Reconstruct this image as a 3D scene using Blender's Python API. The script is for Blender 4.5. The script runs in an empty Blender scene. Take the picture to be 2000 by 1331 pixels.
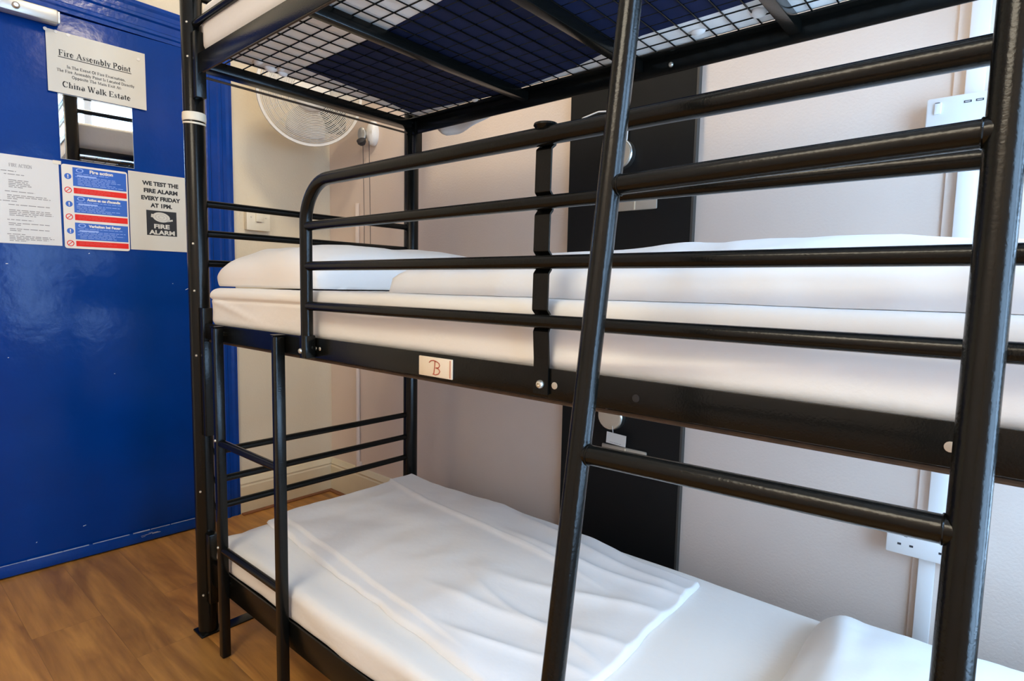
import bpy, bmesh, math, random
from mathutils import Vector, Matrix, noise

SC = bpy.context.scene
COL = SC.collection
PI = math.pi
random.seed(7)

# ------------------------------------------------------------------ camera
cam_d = bpy.data.cameras.new('camera')
cam = bpy.data.objects.new('camera', cam_d)
COL.objects.link(cam)
F_PX, YAW, PITCH, ROLL = 1131.66, 0.7066, -0.0907, 0.0203
cam_d.sensor_fit = 'HORIZONTAL'
cam_d.sensor_width = 36.0
cam_d.lens = F_PX / 2000.0 * 36.0
cam_d.clip_start = 0.02
fw = Vector((-math.sin(YAW) * math.cos(PITCH), math.cos(YAW) * math.cos(PITCH), math.sin(PITCH)))
r0 = fw.cross(Vector((0, 0, 1))).normalized()
u0 = r0.cross(fw)
rt = r0 * math.cos(ROLL) + u0 * math.sin(ROLL)
up = -r0 * math.sin(ROLL) + u0 * math.cos(ROLL)
M = Matrix.Identity(4)
for i in range(3):
    M[i][0], M[i][1], M[i][2] = rt[i], up[i], -fw[i]
M.translation = Vector((1.6792, -0.6491, 1.0))
cam.matrix_world = M
SC.camera = cam

# ------------------------------------------------------------------ light and exposure
SC.view_settings.view_transform = 'Standard'
SC.view_settings.look = 'None'
SC.view_settings.gamma = 1.0
SC.view_settings.use_curve_mapping = False
SC.view_settings.exposure = 0.0
SC.cycles.use_denoising = True
SC.cycles.max_bounces = 10
SC.cycles.diffuse_bounces = 6
SC.cycles.transparent_max_bounces = 16

world = bpy.data.worlds.new('sky')
SC.world = world
world.use_nodes = True
wn = world.node_tree.nodes
bg = wn['Background']
bg.inputs['Color'].default_value = (0.42, 0.67, 1.0, 1)
bg.inputs['Strength'].default_value = 15.5

WX = 2.30                                   # right wall; its window lights the room
WIN = (-0.50, 0.84, 0.45, 2.42)             # y0, y1, z0, z1


def area(name, loc, rot, size, sy, power, color, portal=False):
    d = bpy.data.lights.new(name, 'AREA')
    d.shape = 'RECTANGLE'
    d.size, d.size_y = size, sy
    d.energy = power
    d.color = color
    if portal:
        d.cycles.is_portal = True
    o = bpy.data.objects.new(name, d)
    o.location = loc
    o.rotation_euler = rot
    COL.objects.link(o)
    return o


area('window_portal', (WX + 0.10, (WIN[0] + WIN[1]) / 2, (WIN[2] + WIN[3]) / 2), (0, PI / 2, 0),
     WIN[3] - WIN[2], WIN[1] - WIN[0], 1, (1, 1, 1), True)
area('ceiling_lamp', (0.50, 0.20, 2.70), (0, 0, 0), 0.30, 0.30, 20, (1.0, 0.84, 0.60))
area('front_fill_light', (1.35, -1.80, 2.45), (0, 0, 0), 1.00, 1.00, 41, (1.0, 0.90, 0.70))  # unseen soft fill added to warm the front faces of the bedding


# ------------------------------------------------------------------ materials
MATS = {}


def mat(name, color, rough=0.5, metal=0.0, spec=0.5, noise_amt=0.0, noise_scale=20.0, bump=0.0, bump_scale=60.0,
        coat=0.0, sheen=0.0):
    m = bpy.data.materials.new(name)
    m.use_nodes = True
    nt = m.node_tree
    b = nt.nodes['Principled BSDF']
    b.inputs['Base Color'].default_value = (*color, 1)
    b.inputs['Roughness'].default_value = rough
    b.inputs['Metallic'].default_value = metal
    b.inputs['Specular IOR Level'].default_value = spec
    b.inputs['Coat Weight'].default_value = coat
    b.inputs['Sheen Weight'].default_value = sheen
    tc = nt.nodes.new('ShaderNodeTexCoord')
    if noise_amt > 0:
        n = nt.nodes.new('ShaderNodeTexNoise')
        n.inputs['Scale'].default_value = noise_scale
        n.inputs['Detail'].default_value = 5
        nt.links.new(tc.outputs['Object'], n.inputs['Vector'])
        mx = nt.nodes.new('ShaderNodeMix')
        mx.data_type = 'RGBA'
        mx.inputs['A'].default_value = (*[c * (1 - noise_amt) for c in color], 1)
        mx.inputs['B'].default_value = (*[min(1, c * (1 + noise_amt)) for c in color], 1)
        nt.links.new(n.outputs['Fac'], mx.inputs['Factor'])
        nt.links.new(mx.outputs['Result'], b.inputs['Base Color'])
    if bump > 0:
        n2 = nt.nodes.new('ShaderNodeTexNoise')
        n2.inputs['Scale'].default_value = bump_scale
        n2.inputs['Detail'].default_value = 4
        nt.links.new(tc.outputs['Object'], n2.inputs['Vector'])
        bp = nt.nodes.new('ShaderNodeBump')
        bp.inputs['Strength'].default_value = 1.0
        bp.inputs['Distance'].default_value = bump
        nt.links.new(n2.outputs['Fac'], bp.inputs['Height'])
        nt.links.new(bp.outputs['Normal'], b.inputs['Normal'])
    MATS[name] = m
    return m


mat('wall_paint', (0.71, 0.60, 0.52), 0.75, noise_amt=0.035, noise_scale=6, bump=0.0006, bump_scale=160)
mat('wall_paint_door_side', (0.70, 0.62, 0.47), 0.75, noise_amt=0.035, noise_scale=6, bump=0.0012, bump_scale=160)
mat('ceiling_paint', (0.82, 0.80, 0.76), 0.8)
mat('cream_gloss', (0.72, 0.65, 0.48), 0.35, noise_amt=0.06, noise_scale=14)
mat('blue_gloss', (0.0, 0.036, 0.24), 0.20, spec=0.2, noise_amt=0.16, noise_scale=5, bump=0.0014, bump_scale=22)
mat('blue_trim', (0.0, 0.040, 0.26), 0.22, spec=0.3, noise_amt=0.2, noise_scale=18, bump=0.0012, bump_scale=50)
mat('worn_edge', (0.30, 0.36, 0.52), 0.6, noise_amt=0.5, noise_scale=40)
mat('black_metal', (0.0042, 0.0045, 0.0038), 0.20, spec=0.27, noise_amt=0.12, noise_scale=40, bump=0.0002, bump_scale=350)
mat('black_panel', (0.0085, 0.0083, 0.0080), 0.6, spec=0.2, noise_amt=0.1, noise_scale=30)
mat('panel_edge', (0.05, 0.045, 0.038), 0.6)
mat('rust', (0.07, 0.042, 0.022), 0.7, noise_amt=0.6, noise_scale=60)
mat('sheet', (0.83, 0.825, 0.80), 0.9, spec=0.2, bump=0.0006, bump_scale=70, sheen=0.1)
mat('duvet_cloth', (0.82, 0.82, 0.82), 0.9, spec=0.2, bump=0.0008, bump_scale=35, sheen=0.1)
mat('pillow_cloth', (0.82, 0.805, 0.78), 0.9, spec=0.2, bump=0.0007, bump_scale=50, sheen=0.1)
mat('navy', (0.007, 0.014, 0.055), 0.8, spec=0.2, noise_amt=0.25, noise_scale=30)
mat('white_plastic', (0.80, 0.80, 0.79), 0.35)
mat('fan_white', (0.78, 0.75, 0.68), 0.4)
mat('cream_plastic', (0.76, 0.70, 0.55), 0.4)
mat('dark_plastic', (0.03, 0.03, 0.035), 0.45)
mat('grey_plastic', (0.10, 0.105, 0.11), 0.5)
mat('paper', (0.60, 0.595, 0.54), 0.55)
mat('paper_white', (0.70, 0.69, 0.65), 0.4)
mat('ink', (0.012, 0.012, 0.014), 0.6)
mat('grey_ink', (0.28, 0.27, 0.26), 0.7)
mat('sign_white', (0.76, 0.71, 0.62), 0.4)
mat('sign_blue', (0.008, 0.085, 0.46), 0.35)
mat('sign_red', (0.74, 0.022, 0.012), 0.5, spec=0.2)
mat('sign_pale', (0.30, 0.42, 0.80), 0.5)
mat('sign_pink', (0.72, 0.10, 0.07), 0.5)
mat('mirror', (0.9, 0.91, 0.9), 0.015, metal=1.0)
mat('mirror_edge', (0.55, 0.62, 0.6), 0.2)
mat('steel', (0.62, 0.62, 0.58), 0.3, metal=1.0)
mat('bolt_steel', (0.72, 0.70, 0.62), 0.35, metal=0.85)
mat('silver_paint', (0.50, 0.50, 0.48), 0.35, metal=0.5, noise_amt=0.1, noise_scale=15)
mat('lamp_face', (0.55, 0.47, 0.36), 0.35, metal=0.25)
mat('plate_beige', (0.42, 0.37, 0.30), 0.35, metal=0.2)
mat('tape', (0.80, 0.72, 0.55), 0.6)
mat('tag', (0.80, 0.72, 0.58), 0.5)
mat('red_ink', (0.42, 0.07, 0.03), 0.6)
mat('clear_tape', (0.80, 0.80, 0.78), 0.15)
mat('brown_strip', (0.22, 0.085, 0.035), 0.6, noise_amt=0.3, noise_scale=30)
mat('frame_white', (0.80, 0.80, 0.80), 0.4)


def glass_mat():
    m = bpy.data.materials.new('window_glass')
    m.use_nodes = True
    nt = m.node_tree
    nt.nodes.remove(nt.nodes['Principled BSDF'])
    t = nt.nodes.new('ShaderNodeBsdfTransparent')
    g = nt.nodes.new('ShaderNodeBsdfGlossy')
    g.inputs['Roughness'].default_value = 0.02
    mx = nt.nodes.new('ShaderNodeMixShader')
    mx.inputs[0].default_value = 0.05
    nt.links.new(t.outputs[0], mx.inputs[1])
    nt.links.new(g.outputs[0], mx.inputs[2])
    nt.links.new(mx.outputs[0], nt.nodes['Material Output'].inputs[0])
    MATS['glass'] = m


glass_mat()


def floor_mat():
    m = bpy.data.materials.new('wood_vinyl')
    m.use_nodes = True
    nt = m.node_tree
    L = nt.links
    b = nt.nodes['Principled BSDF']
    b.inputs['Roughness'].default_value = 0.38
    tc = nt.nodes.new('ShaderNodeTexCoord')
    mp = nt.nodes.new('ShaderNodeMapping')
    mp.inputs['Location'].default_value = (0.01, 0.345, 0)
    L.new(tc.outputs['Object'], mp.inputs['Vector'])
    br = nt.nodes.new('ShaderNodeTexBrick')
    br.offset = 0.25
    br.inputs['Color1'].default_value = (0, 0, 0, 1)
    br.inputs['Color2'].default_value = (1, 1, 1, 1)
    br.inputs['Mortar'].default_value = (0.5, 0.5, 0.5, 1)
    br.inputs['Scale'].default_value = 1.0
    br.inputs['Mortar Size'].default_value = 0.0008
    br.inputs['Mortar Smooth'].default_value = 0.4
    br.inputs['Brick Width'].default_value = 1.2
    br.inputs['Row Height'].default_value = 0.165
    L.new(mp.outputs['Vector'], br.inputs['Vector'])
    # each plank shifts its own grain
    cx = nt.nodes.new('ShaderNodeCombineXYZ')
    ml = nt.nodes.new('ShaderNodeMath'); ml.operation = 'MULTIPLY'; ml.inputs[1].default_value = 7.3
    L.new(br.outputs['Color'], ml.inputs[0])
    L.new(ml.outputs[0], cx.inputs[0]); L.new(ml.outputs[0], cx.inputs[2])
    ad = nt.nodes.new('ShaderNodeVectorMath'); ad.operation = 'ADD'
    L.new(tc.outputs['Object'], ad.inputs[0]); L.new(cx.outputs[0], ad.inputs[1])
    m2 = nt.nodes.new('ShaderNodeMapping')
    m2.inputs['Scale'].default_value = (1.3, 7, 1)
    L.new(ad.outputs[0], m2.inputs['Vector'])
    n1 = nt.nodes.new('ShaderNodeTexNoise')
    n1.inputs['Scale'].default_value = 1.6; n1.inputs['Detail'].default_value = 6
    n1.inputs['Distortion'].default_value = 1.6
    L.new(m2.outputs[0], n1.inputs['Vector'])
    m3 = nt.nodes.new('ShaderNodeMapping')
    m3.inputs['Scale'].default_value = (6, 90, 1)
    L.new(ad.outputs[0], m3.inputs['Vector'])
    n2 = nt.nodes.new('ShaderNodeTexNoise')
    n2.inputs['Scale'].default_value = 1.0; n2.inputs['Detail'].default_value = 5
    L.new(m3.outputs[0], n2.inputs['Vector'])
    rp = nt.nodes.new('ShaderNodeValToRGB')
    rp.color_ramp.elements[0].position = 0.28
    rp.color_ramp.elements[0].color = (0.25, 0.108, 0.027, 1)
    rp.color_ramp.elements[1].position = 0.72
    rp.color_ramp.elements[1].color = (0.56, 0.27, 0.064, 1)
    L.new(n1.outputs['Fac'], rp.inputs[0])
    r2 = nt.nodes.new('ShaderNodeMapRange')
    r2.inputs['To Min'].default_value = 0.72; r2.inputs['To Max'].default_value = 1.25
    L.new(n2.outputs['Fac'], r2.inputs['Value'])
    r3 = nt.nodes.new('ShaderNodeMapRange')
    r3.inputs['To Min'].default_value = 0.82; r3.inputs['To Max'].default_value = 1.12
    L.new(br.outputs['Color'], r3.inputs['Value'])
    mu = nt.nodes.new('ShaderNodeMath'); mu.operation = 'MULTIPLY'
    L.new(r2.outputs[0], mu.inputs[0]); L.new(r3.outputs[0], mu.inputs[1])
    mo = nt.nodes.new('ShaderNodeMapRange')
    mo.inputs['To Min'].default_value = 1.0; mo.inputs['To Max'].default_value = 0.62
    L.new(br.outputs['Fac'], mo.inputs['Value'])
    mu2 = nt.nodes.new('ShaderNodeMath'); mu2.operation = 'MULTIPLY'
    L.new(mu.outputs[0], mu2.inputs[0]); L.new(mo.outputs[0], mu2.inputs[1])
    vm = nt.nodes.new('ShaderNodeVectorMath'); vm.operation = 'SCALE'
    L.new(rp.outputs[0], vm.inputs[0]); L.new(mu2.outputs[0], vm.inputs['Scale'])
    L.new(vm.outputs[0], b.inputs['Base Color'])
    MATS['floor'] = m


floor_mat()


# ------------------------------------------------------------------ mesh helpers
class MB:
    """collects shapes; build() links them as ONE mesh object"""

    def __init__(s):
        s.bm = bmesh.new()

    def box(s, a, b, bevel=0.0, mx=None):
        a, b = Vector(a), Vector(b)
        r = bmesh.ops.create_cube(s.bm, size=1)
        vs = r['verts']
        c, d = (a + b) / 2, (b - a)
        for v in vs:
            v.co = Vector((v.co.x * d.x, v.co.y * d.y, v.co.z * d.z)) + c
        if bevel > 0:
            es = list({e for v in vs for e in v.link_edges})
            r2 = bmesh.ops.bevel(s.bm, geom=es, offset=bevel, segments=2, affect='EDGES', profile=0.5)
            vs = [v for v in r2['verts']]
        if mx is not None:
            for v in {v for v in vs}:
                v.co = mx @ v.co
        return s

    def ring_sweep(s, path, section, closed_ends=True, up_hint=None):
        """sweep a closed 2D section (list of (a,b)) along a polyline, parallel transport"""
        path = [Vector(p) for p in path]
        n = len(path)
        T = []
        for i in range(n):
            a = path[max(0, i - 1)]
            b = path[min(n - 1, i + 1)]
            T.append((b - a).normalized())
        h = Vector(up_hint) if up_hint else (Vector((0, 0, 1)) if abs(T[0].z) < 0.9 else Vector((0, 1, 0)))
        N = (h - T[0] * h.dot(T[0])).normalized()
        rings = []
        for i in range(n):
            if i > 0:
                q = T[i - 1].rotation_difference(T[i])
                N = q @ N
                N = (N - T[i] * N.dot(T[i])).normalized()
            B = T[i].cross(N)
            rings.append([s.bm.verts.new(path[i] + N * a + B * b) for a, b in section])
        k = len(section)
        for i in range(n - 1):
            for j in range(k):
                s.bm.faces.new((rings[i][j], rings[i][(j + 1) % k], rings[i + 1][(j + 1) % k], rings[i + 1][j]))
        if closed_ends:
            s.bm.faces.new(list(reversed(rings[0])))
            s.bm.faces.new(rings[-1])
        return s

    def tube(s, pts, r, bend=0.0, seg=16, arc=8):
        return s.ring_sweep(fillet(pts, bend, arc) if bend > 0 else pts,
                            [(r * math.cos(2 * PI * i / seg), r * math.sin(2 * PI * i / seg)) for i in range(seg)])

    def strap(s, pts, w, t, hint):
        return s.ring_sweep(pts, [(-t / 2, -w / 2), (t / 2, -w / 2), (t / 2, w / 2), (-t / 2, w / 2)], up_hint=hint)

    def lathe(s, prof, mx=None, seg=32):
        """prof: list of (r, z) from bottom to top around local Z"""
        rings = []
        mx = mx or Matrix.Identity(4)
        for r, z in prof:
            if r < 1e-6:
                rings.append([s.bm.verts.new(mx @ Vector((0, 0, z)))])
            else:
                rings.append([s.bm.verts.new(mx @ Vector((r * math.cos(2 * PI * i / seg), r * math.sin(2 * PI * i / seg), z)))
                              for i in range(seg)])
        for a, b in zip(rings[:-1], rings[1:]):
            for i in range(seg):
                j = (i + 1) % seg
                if len(a) == 1 and len(b) == 1:
                    continue
                if len(a) == 1:
                    s.bm.faces.new((a[0], b[j], b[i]))
                elif len(b) == 1:
                    s.bm.faces.new((a[i], a[j], b[0]))
                else:
                    s.bm.faces.new((a[i], a[j], b[j], b[i]))
        return s

    def circle_tube(s, mx, R, z, r, seg=64, tseg=5):
        rings = []
        for i in range(seg):
            t = 2 * PI * i / seg
            c, sn = math.cos(t), math.sin(t)
            rings.append([s.bm.verts.new(mx @ Vector(((R + r * math.cos(2 * PI * j / tseg)) * c,
                                                      (R + r * math.cos(2 * PI * j / tseg)) * sn,
                                                      z + r * math.sin(2 * PI * j / tseg)))) for j in range(tseg)])
        for i in range(seg):
            k = (i + 1) % seg
            for j in range(tseg):
                l = (j + 1) % tseg
                s.bm.faces.new((rings[i][j], rings[k][j], rings[k][l], rings[i][l]))
        return s

    def poly(s, pts, thick):
        """extruded flat polygon; pts in order, thick vector"""
        th = Vector(thick)
        a = [s.bm.verts.new(Vector(p)) for p in pts]
        b = [s.bm.verts.new(Vector(p) + th) for p in pts]
        n = len(pts)
        s.bm.faces.new(a)
        s.bm.faces.new(list(reversed(b)))
        for i in range(n):
            j = (i + 1) % n
            s.bm.faces.new((a[i], b[i], b[j], a[j]))
        return s

    def grid(s, P, close_u=False):
        """P[i][j] -> Vector"""
        vs = [[s.bm.verts.new(p) for p in row] for row in P]
        for i in range(len(vs) - 1):
            for j in range(len(vs[0]) - 1):
                s.bm.faces.new((vs[i][j], vs[i + 1][j], vs[i + 1][j + 1], vs[i][j + 1]))
        return vs

    def build(s, name, m, parent=None, smooth=True, angle=40, label=None):
        bmesh.ops.recalc_face_normals(s.bm, faces=s.bm.faces[:])
        me = bpy.data.meshes.new(name)
        s.bm.to_mesh(me)
        s.bm.free()
        return link_mesh(name, me, m, parent, smooth, angle, label)


def link_mesh(name, me, m, parent=None, smooth=True, angle=40, label=None):
    for x in (m if isinstance(m, (list, tuple)) else [m]):
        me.materials.append(MATS[x])
    if smooth and len(me.polygons):
        me.polygons.foreach_set('use_smooth', [True] * len(me.polygons))
        me.set_sharp_from_angle(angle=math.radians(angle))
    o = bpy.data.objects.new(name, me)
    COL.objects.link(o)
    if parent is not None:
        o.parent = parent
        # geometry is authored in world space: undo the parent's own placement
        p = parent
        off = Matrix.Identity(4)
        while p is not None:
            off = p.matrix_basis @ off
            p = p.parent
        me.transform(off.inverted())
    if label:
        o['label'] = label
    return o


def fillet(pts, rad, arc=8):
    pts = [Vector(p) for p in pts]
    out = [pts[0]]
    for i in range(1, len(pts) - 1):
        a, b, c = pts[i - 1], pts[i], pts[i + 1]
        d1, d2 = (a - b).normalized(), (c - b).normalized()
        ang = d1.angle(d2)
        if ang > PI - 0.02:
            out.append(b)
            continue
        t = min(rad / math.tan(ang / 2), (a - b).length * 0.49, (c - b).length * 0.49)
        r = t * math.tan(ang / 2)
        cen = b + (d1 + d2).normalized() * (r / math.sin(ang / 2))
        p1, p2 = b + d1 * t, b + d2 * t
        v1, v2 = p1 - cen, p2 - cen
        ax = v1.cross(v2).normalized()
        tot = v1.angle(v2)
        for k in range(arc + 1):
            out.append(cen + Matrix.Rotation(tot * k / arc, 3, ax) @ v1)
    out.append(pts[-1])
    return out


def empty(name, loc, label, cat, group=None):
    o = bpy.data.objects.new(name, None)
    o.empty_display_size = 0.05
    o.location = loc
    COL.objects.link(o)
    tag(o, label, cat, group)
    return o


def tag(o, label, cat, group=None):
    o['label'] = label
    o['category'] = cat
    if group:
        o['group'] = group
    return o


def struct(o):
    o['kind'] = 'structure'
    return o


def frame_mx(origin, n, hint=(0, 0, 1)):
    """matrix whose local Z is n and local Y is close to hint"""
    n = Vector(n).normalized()
    h = Vector(hint)
    y = (h - n * h.dot(n)).normalized()
    x = y.cross(n)
    m = Matrix.Identity(4)
    for i in range(3):
        m[i][0], m[i][1], m[i][2] = x[i], y[i], n[i]
    m.translation = Vector(origin)
    return m


_txt_n = [0]


def text_mesh(body, size, bold=0.0, align='CENTER', sx=1.0, extrude=0.0002, shear=0.0, spacing=1.0):
    c = bpy.data.curves.new('lettering_curve', 'FONT')
    c.body = body
    c.size = size
    c.align_x = align
    c.align_y = 'CENTER'
    c.offset = bold
    c.extrude = extrude
    c.shear = shear
    c.space_character = spacing
    c.resolution_u = 3
    o = bpy.data.objects.new('lettering_tmp', c)
    COL.objects.link(o)
    bpy.context.view_layer.update()
    dg = bpy.context.evaluated_depsgraph_get()
    me = bpy.data.meshes.new_from_object(o.evaluated_get(dg))
    bpy.data.objects.remove(o)
    bpy.data.curves.remove(c)
    if sx != 1.0:
        me.transform(Matrix.Diagonal((sx, 1, 1, 1)))
    me.materials.clear()
    return me


def merge_meshes(items, name):
    bm = bmesh.new()
    for me, mx in items:
        t = me.copy()
        t.transform(mx)
        bm.from_mesh(t)
        bpy.data.meshes.remove(t)
    me = bpy.data.meshes.new(name)
    bm.to_mesh(me)
    bm.free()
    return me


# ------------------------------------------------------------------ a small serif stroke alphabet for the typed notice
# strokes: (thick?, [points]) in an em box of cap height 1; x advances are per glyph
def _arc(cx, cy, rx, ry, a0, a1, n=10):
    return [(cx + rx * math.cos(math.radians(a0 + (a1 - a0) * i / n)), cy + ry * math.sin(math.radians(a0 + (a1 - a0) * i / n)))
            for i in range(n + 1)]


K, N_ = 1, 0
GLY = {
    'F': (0.66, [(K, [(.16, 0), (.16, 1)]), (N_, [(.03, .97), (.58, .97)]), (N_, [(.58, .97), (.58, .78)]), (N_, [(.16, .52), (.44, .52)]), (N_, [(.44, .62), (.44, .42)]), (N_, [(.03, .02), (.30, .02)])]),
    'E': (0.70, [(K, [(.16, 0), (.16, 1)]), (N_, [(.03, .97), (.60, .97)]), (N_, [(.60, .97), (.60, .78)]), (N_, [(.16, .52), (.46, .52)]), (N_, [(.46, .62), (.46, .42)]), (N_, [(.03, .02), (.62, .02)]), (N_, [(.62, .02), (.63, .24)])]),
    'A': (0.80, [(N_, [(.12, 0), (.40, 1)]), (K, [(.38, 1), (.68, 0)]), (N_, [(.2, .34), (.58, .34)]), (N_, [(.0, .02), (.26, .02)]), (N_, [(.52, .02), (.82, .02)])]),
    'P': (0.66, [(K, [(.16, 0), (.16, 1)]), (N_, [(.03, .97), (.34, .97)]), (K, _arc(.34, .73, .2, .24, 80, -80)), (N_, [(.16, .48), (.36, .48)]), (N_, [(.03, .02), (.30, .02)])]),
    'C': (0.76, [(K, _arc(.42, .5, .31, .49, 110, 250)), (N_, _arc(.42, .5, .28, .47, 110, 35, 6)), (N_, _arc(.42, .5, .28, .47, 250, 320, 6)), (N_, [(.66, .98), (.66, .68)])]),
    'W': (1.04, [(K, [(.12, 1), (.32, 0)]), (N_, [(.33, 0), (.52, .9)]), (K, [(.50, 1), (.70, 0)]), (N_, [(.71, 0), (.92, 1)]), (N_, [(.0, .97), (.28, .97)]), (N_, [(.40, .97), (.62, .97)]), (N_, [(.80, .97), (1.03, .97)])]),
    'i': (0.32, [(K, [(.16, 0), (.16, .66)]), (N_, [(.05, .64), (.16, .64)]), (N_, [(.04, .02), (.29, .02)]), (K, [(.15, .84), (.15, .95)])]),
    'l': (0.32, [(K, [(.16, 0), (.16, 1)]), (N_, [(.05, .98), (.16, .98)]), (N_, [(.04, .02), (.29, .02)])]),
    'r': (0.46, [(K, [(.16, 0), (.16, .66)]), (N_, [(.05, .64), (.16, .64)]), (N_, [(.04, .02), (.30, .02)]), (N_, _arc(.34, .46, .17, .17, 170, 80, 5)), (K, [(.36, .60), (.42, .58)])]),
    'n': (0.62, [(K, [(.16, 0), (.16, .66)]), (N_, [(.05, .64), (.16, .64)]), (N_, [(.04, .02), (.28, .02)]), (N_, _arc(.31, .46, .14, .18, 170, 60, 5)), (K, [(.45, .52), (.45, 0)]), (N_, [(.34, .02), (.57, .02)])]),
    'h': (0.62, [(K, [(.16, 0), (.16, 1)]), (N_, [(.05, .98), (.16, .98)]), (N_, [(.04, .02), (.28, .02)]), (N_, _arc(.31, .46, .14, .18, 170, 60, 5)), (K, [(.45, .52), (.45, 0)]), (N_, [(.34, .02), (.57, .02)])]),
    'm': (0.92, [(K, [(.16, 0), (.16, .66)]), (N_, [(.05, .64), (.16, .64)]), (N_, [(.04, .02), (.28, .02)]), (N_, _arc(.31, .46, .14, .18, 170, 60, 5)), (K, [(.46, .52), (.46, 0)]), (N_, [(.36, .02), (.56, .02)]), (N_, _arc(.61, .46, .14, .18, 170, 60, 5)), (K, [(.76, .52), (.76, 0)]), (N_, [(.66, .02), (.88, .02)])]),
    'e': (0.54, [(K, _arc(.28, .33, .19, .31, 90, 270)), (N_, _arc(.28, .33, .18, .31, 90, 0, 5)), (N_, [(.10, .35), (.46, .35)]), (N_, _arc(.28, .33, .18, .31, 270, 325, 5))]),
    'o': (0.58, [(K, _arc(.29, .33, .19, .31, 90, 270)), (K, _arc(.29, .33, .19, .31, -90, 90))]),
    's': (0.46, [(N_, [(.40, .62), (.40, .48)]), (N_, _arc(.23, .49, .14, .15, 60, 180, 6)), (K, [(.11, .45), (.36, .20)]), (N_, _arc(.23, .17, .14, .15, 0, -150, 6)), (N_, [(.08, .02), (.08, .18)])]),
    'a': (0.54, [(N_, _arc(.26, .46, .15, .18, 150, 20, 6)), (K, [(.41, .5), (.41, .04)]), (K, _arc(.24, .18, .13, .16, 80, 290, 8)), (N_, [(.41, .03), (.52, .05)])]),
    'b': (0.60, [(K, [(.15, 0), (.15, 1)]), (N_, [(.04, .98), (.15, .98)]), (K, _arc(.28, .33, .19, .31, 110, -110))]),
    'y': (0.56, [(K, [(.10, .65), (.30, .02)]), (N_, [(.47, .65), (.22, -.24)]), (K, [(.22, -.24), (.12, -.24)]), (N_, [(.0, .64), (.22, .64)]), (N_, [(.36, .64), (.55, .64)])]),
    't': (0.38, [(K, [(.17, .06), (.17, .86)]), (N_, [(.03, .64), (.34, .64)]), (N_, _arc(.27, .12, .1, .11, 190, 310, 5))]),
    'k': (0.60, [(K, [(.15, 0), (.15, 1)]), (N_, [(.04, .98), (.15, .98)]), (N_, [(.04, .02), (.27, .02)]), (N_, [(.15, .28), (.46, .64)]), (K, [(.26, .40), (.50, .02)]), (N_, [(.36, .64), (.56, .64)]), (N_, [(.42, .02), (.6, .02)])]),
    'd': (0.60, [(K, [(.44, 0), (.44, 1)]), (N_, [(.33, .98), (.44, .98)]), (K, _arc(.30, .33, .19, .31, 70, 290))]),
    'u': (0.62, [(K, [(.15, .66), (.15, .16)]), (N_, _arc(.29, .18, .14, .17, 180, 330, 6)), (K, [(.45, .66), (.45, 0)]), (N_, [(.45, .02), (.57, .02)])]),
    'c': (0.50, [(K, _arc(.28, .33, .19, .31, 80, 280)), (N_, _arc(.28, .33, .18, .31, 80, 30, 4)), (N_, _arc(.28, .33, .18, .31, 280, 330, 4))]),
    'v': (0.56, [(K, [(.10, .65), (.28, 0)]), (N_, [(.29, 0), (.47, .65)]), (N_, [(.0, .64), (.22, .64)]), (N_, [(.36, .64), (.55, .64)])]),
    'p': (0.60, [(K, [(.15, -.3), (.15, .66)]), (N_, [(.04, .64), (.15, .64)]), (K, _arc(.28, .33, .19, .31, 110, -110))]),
    'x': (0.56, [(K, [(.10, .65), (.46, .0)]), (N_, [(.08, 0), (.47, .65)])]),
    'f': (0.36, [(K, [(.15, 0), (.15, .8)]), (N_, _arc(.27, .8, .12, .16, 180, 60, 5)), (N_, [(.03, .64), (.30, .64)]), (N_, [(.04, .02), (.29, .02)])]),
    'I': (0.36, [(K, [(.17, 0), (.17, 1)]), (N_, [(.04, .97), (.31, .97)]), (N_, [(.04, .02), (.31, .02)])]),
    'T': (0.68, [(K, [(.33, 0), (.33, 1)]), (N_, [(.04, .97), (.63, .97)]), (N_, [(.04, .97), (.04, .78)]), (N_, [(.63, .97), (.63, .78)]), (N_, [(.2, .02), (.47, .02)])]),
    'O': (0.80, [(K, _arc(.40, .5, .30, .49, 90, 270)), (K, _arc(.40, .5, .30, .49, -90, 90))]),
    'L': (0.66, [(K, [(.16, 0), (.16, 1)]), (N_, [(.03, .97), (.3, .97)]), (N_, [(.03, .02), (.6, .02)]), (N_, [(.6, .02), (.62, .26)])]),
    'D': (0.78, [(K, [(.16, 0), (.16, 1)]), (N_, [(.03, .97), (.36, .97)]), (N_, [(.03, .02), (.36, .02)]), (K, _arc(.34, .5, .32, .48, 85, -85))]),
    'M': (0.98, [(N_, [(.14, 0), (.14, 1)]), (K, [(.14, 1), (.48, .05)]), (N_, [(.48, .05), (.82, 1)]), (K, [(.82, 1), (.82, 0)]), (N_, [(.02, .02), (.28, .02)]), (N_, [(.68, .02), (.96, .02)])]),
    'N': (0.80, [(N_, [(.14, 0), (.14, 1)]), (K, [(.14, 1), (.64, 0)]), (N_, [(.64, 0), (.64, 1)]), (N_, [(.03, .02), (.26, .02)]), (N_, [(.52, .97), (.76, .97)])]),
    'R': (0.74, [(K, [(.16, 0), (.16, 1)]), (N_, [(.03, .97), (.34, .97)]), (K, _arc(.34, .73, .19, .24, 80, -80)), (N_, [(.16, .48), (.36, .48)]), (N_, [(.03, .02), (.30, .02)]), (K, [(.34, .48), (.66, .02)])]),
    '.': (0.26, [(K, [(.12, 0), (.12, .12)])]),
    ',': (0.26, [(K, [(.13, .08), (.09, -.12)])]),
    ':': (0.28, [(K, [(.13, 0), (.13, .12)]), (K, [(.13, .46), (.13, .58)])]),
    ' ': (0.30, []),
}


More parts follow.
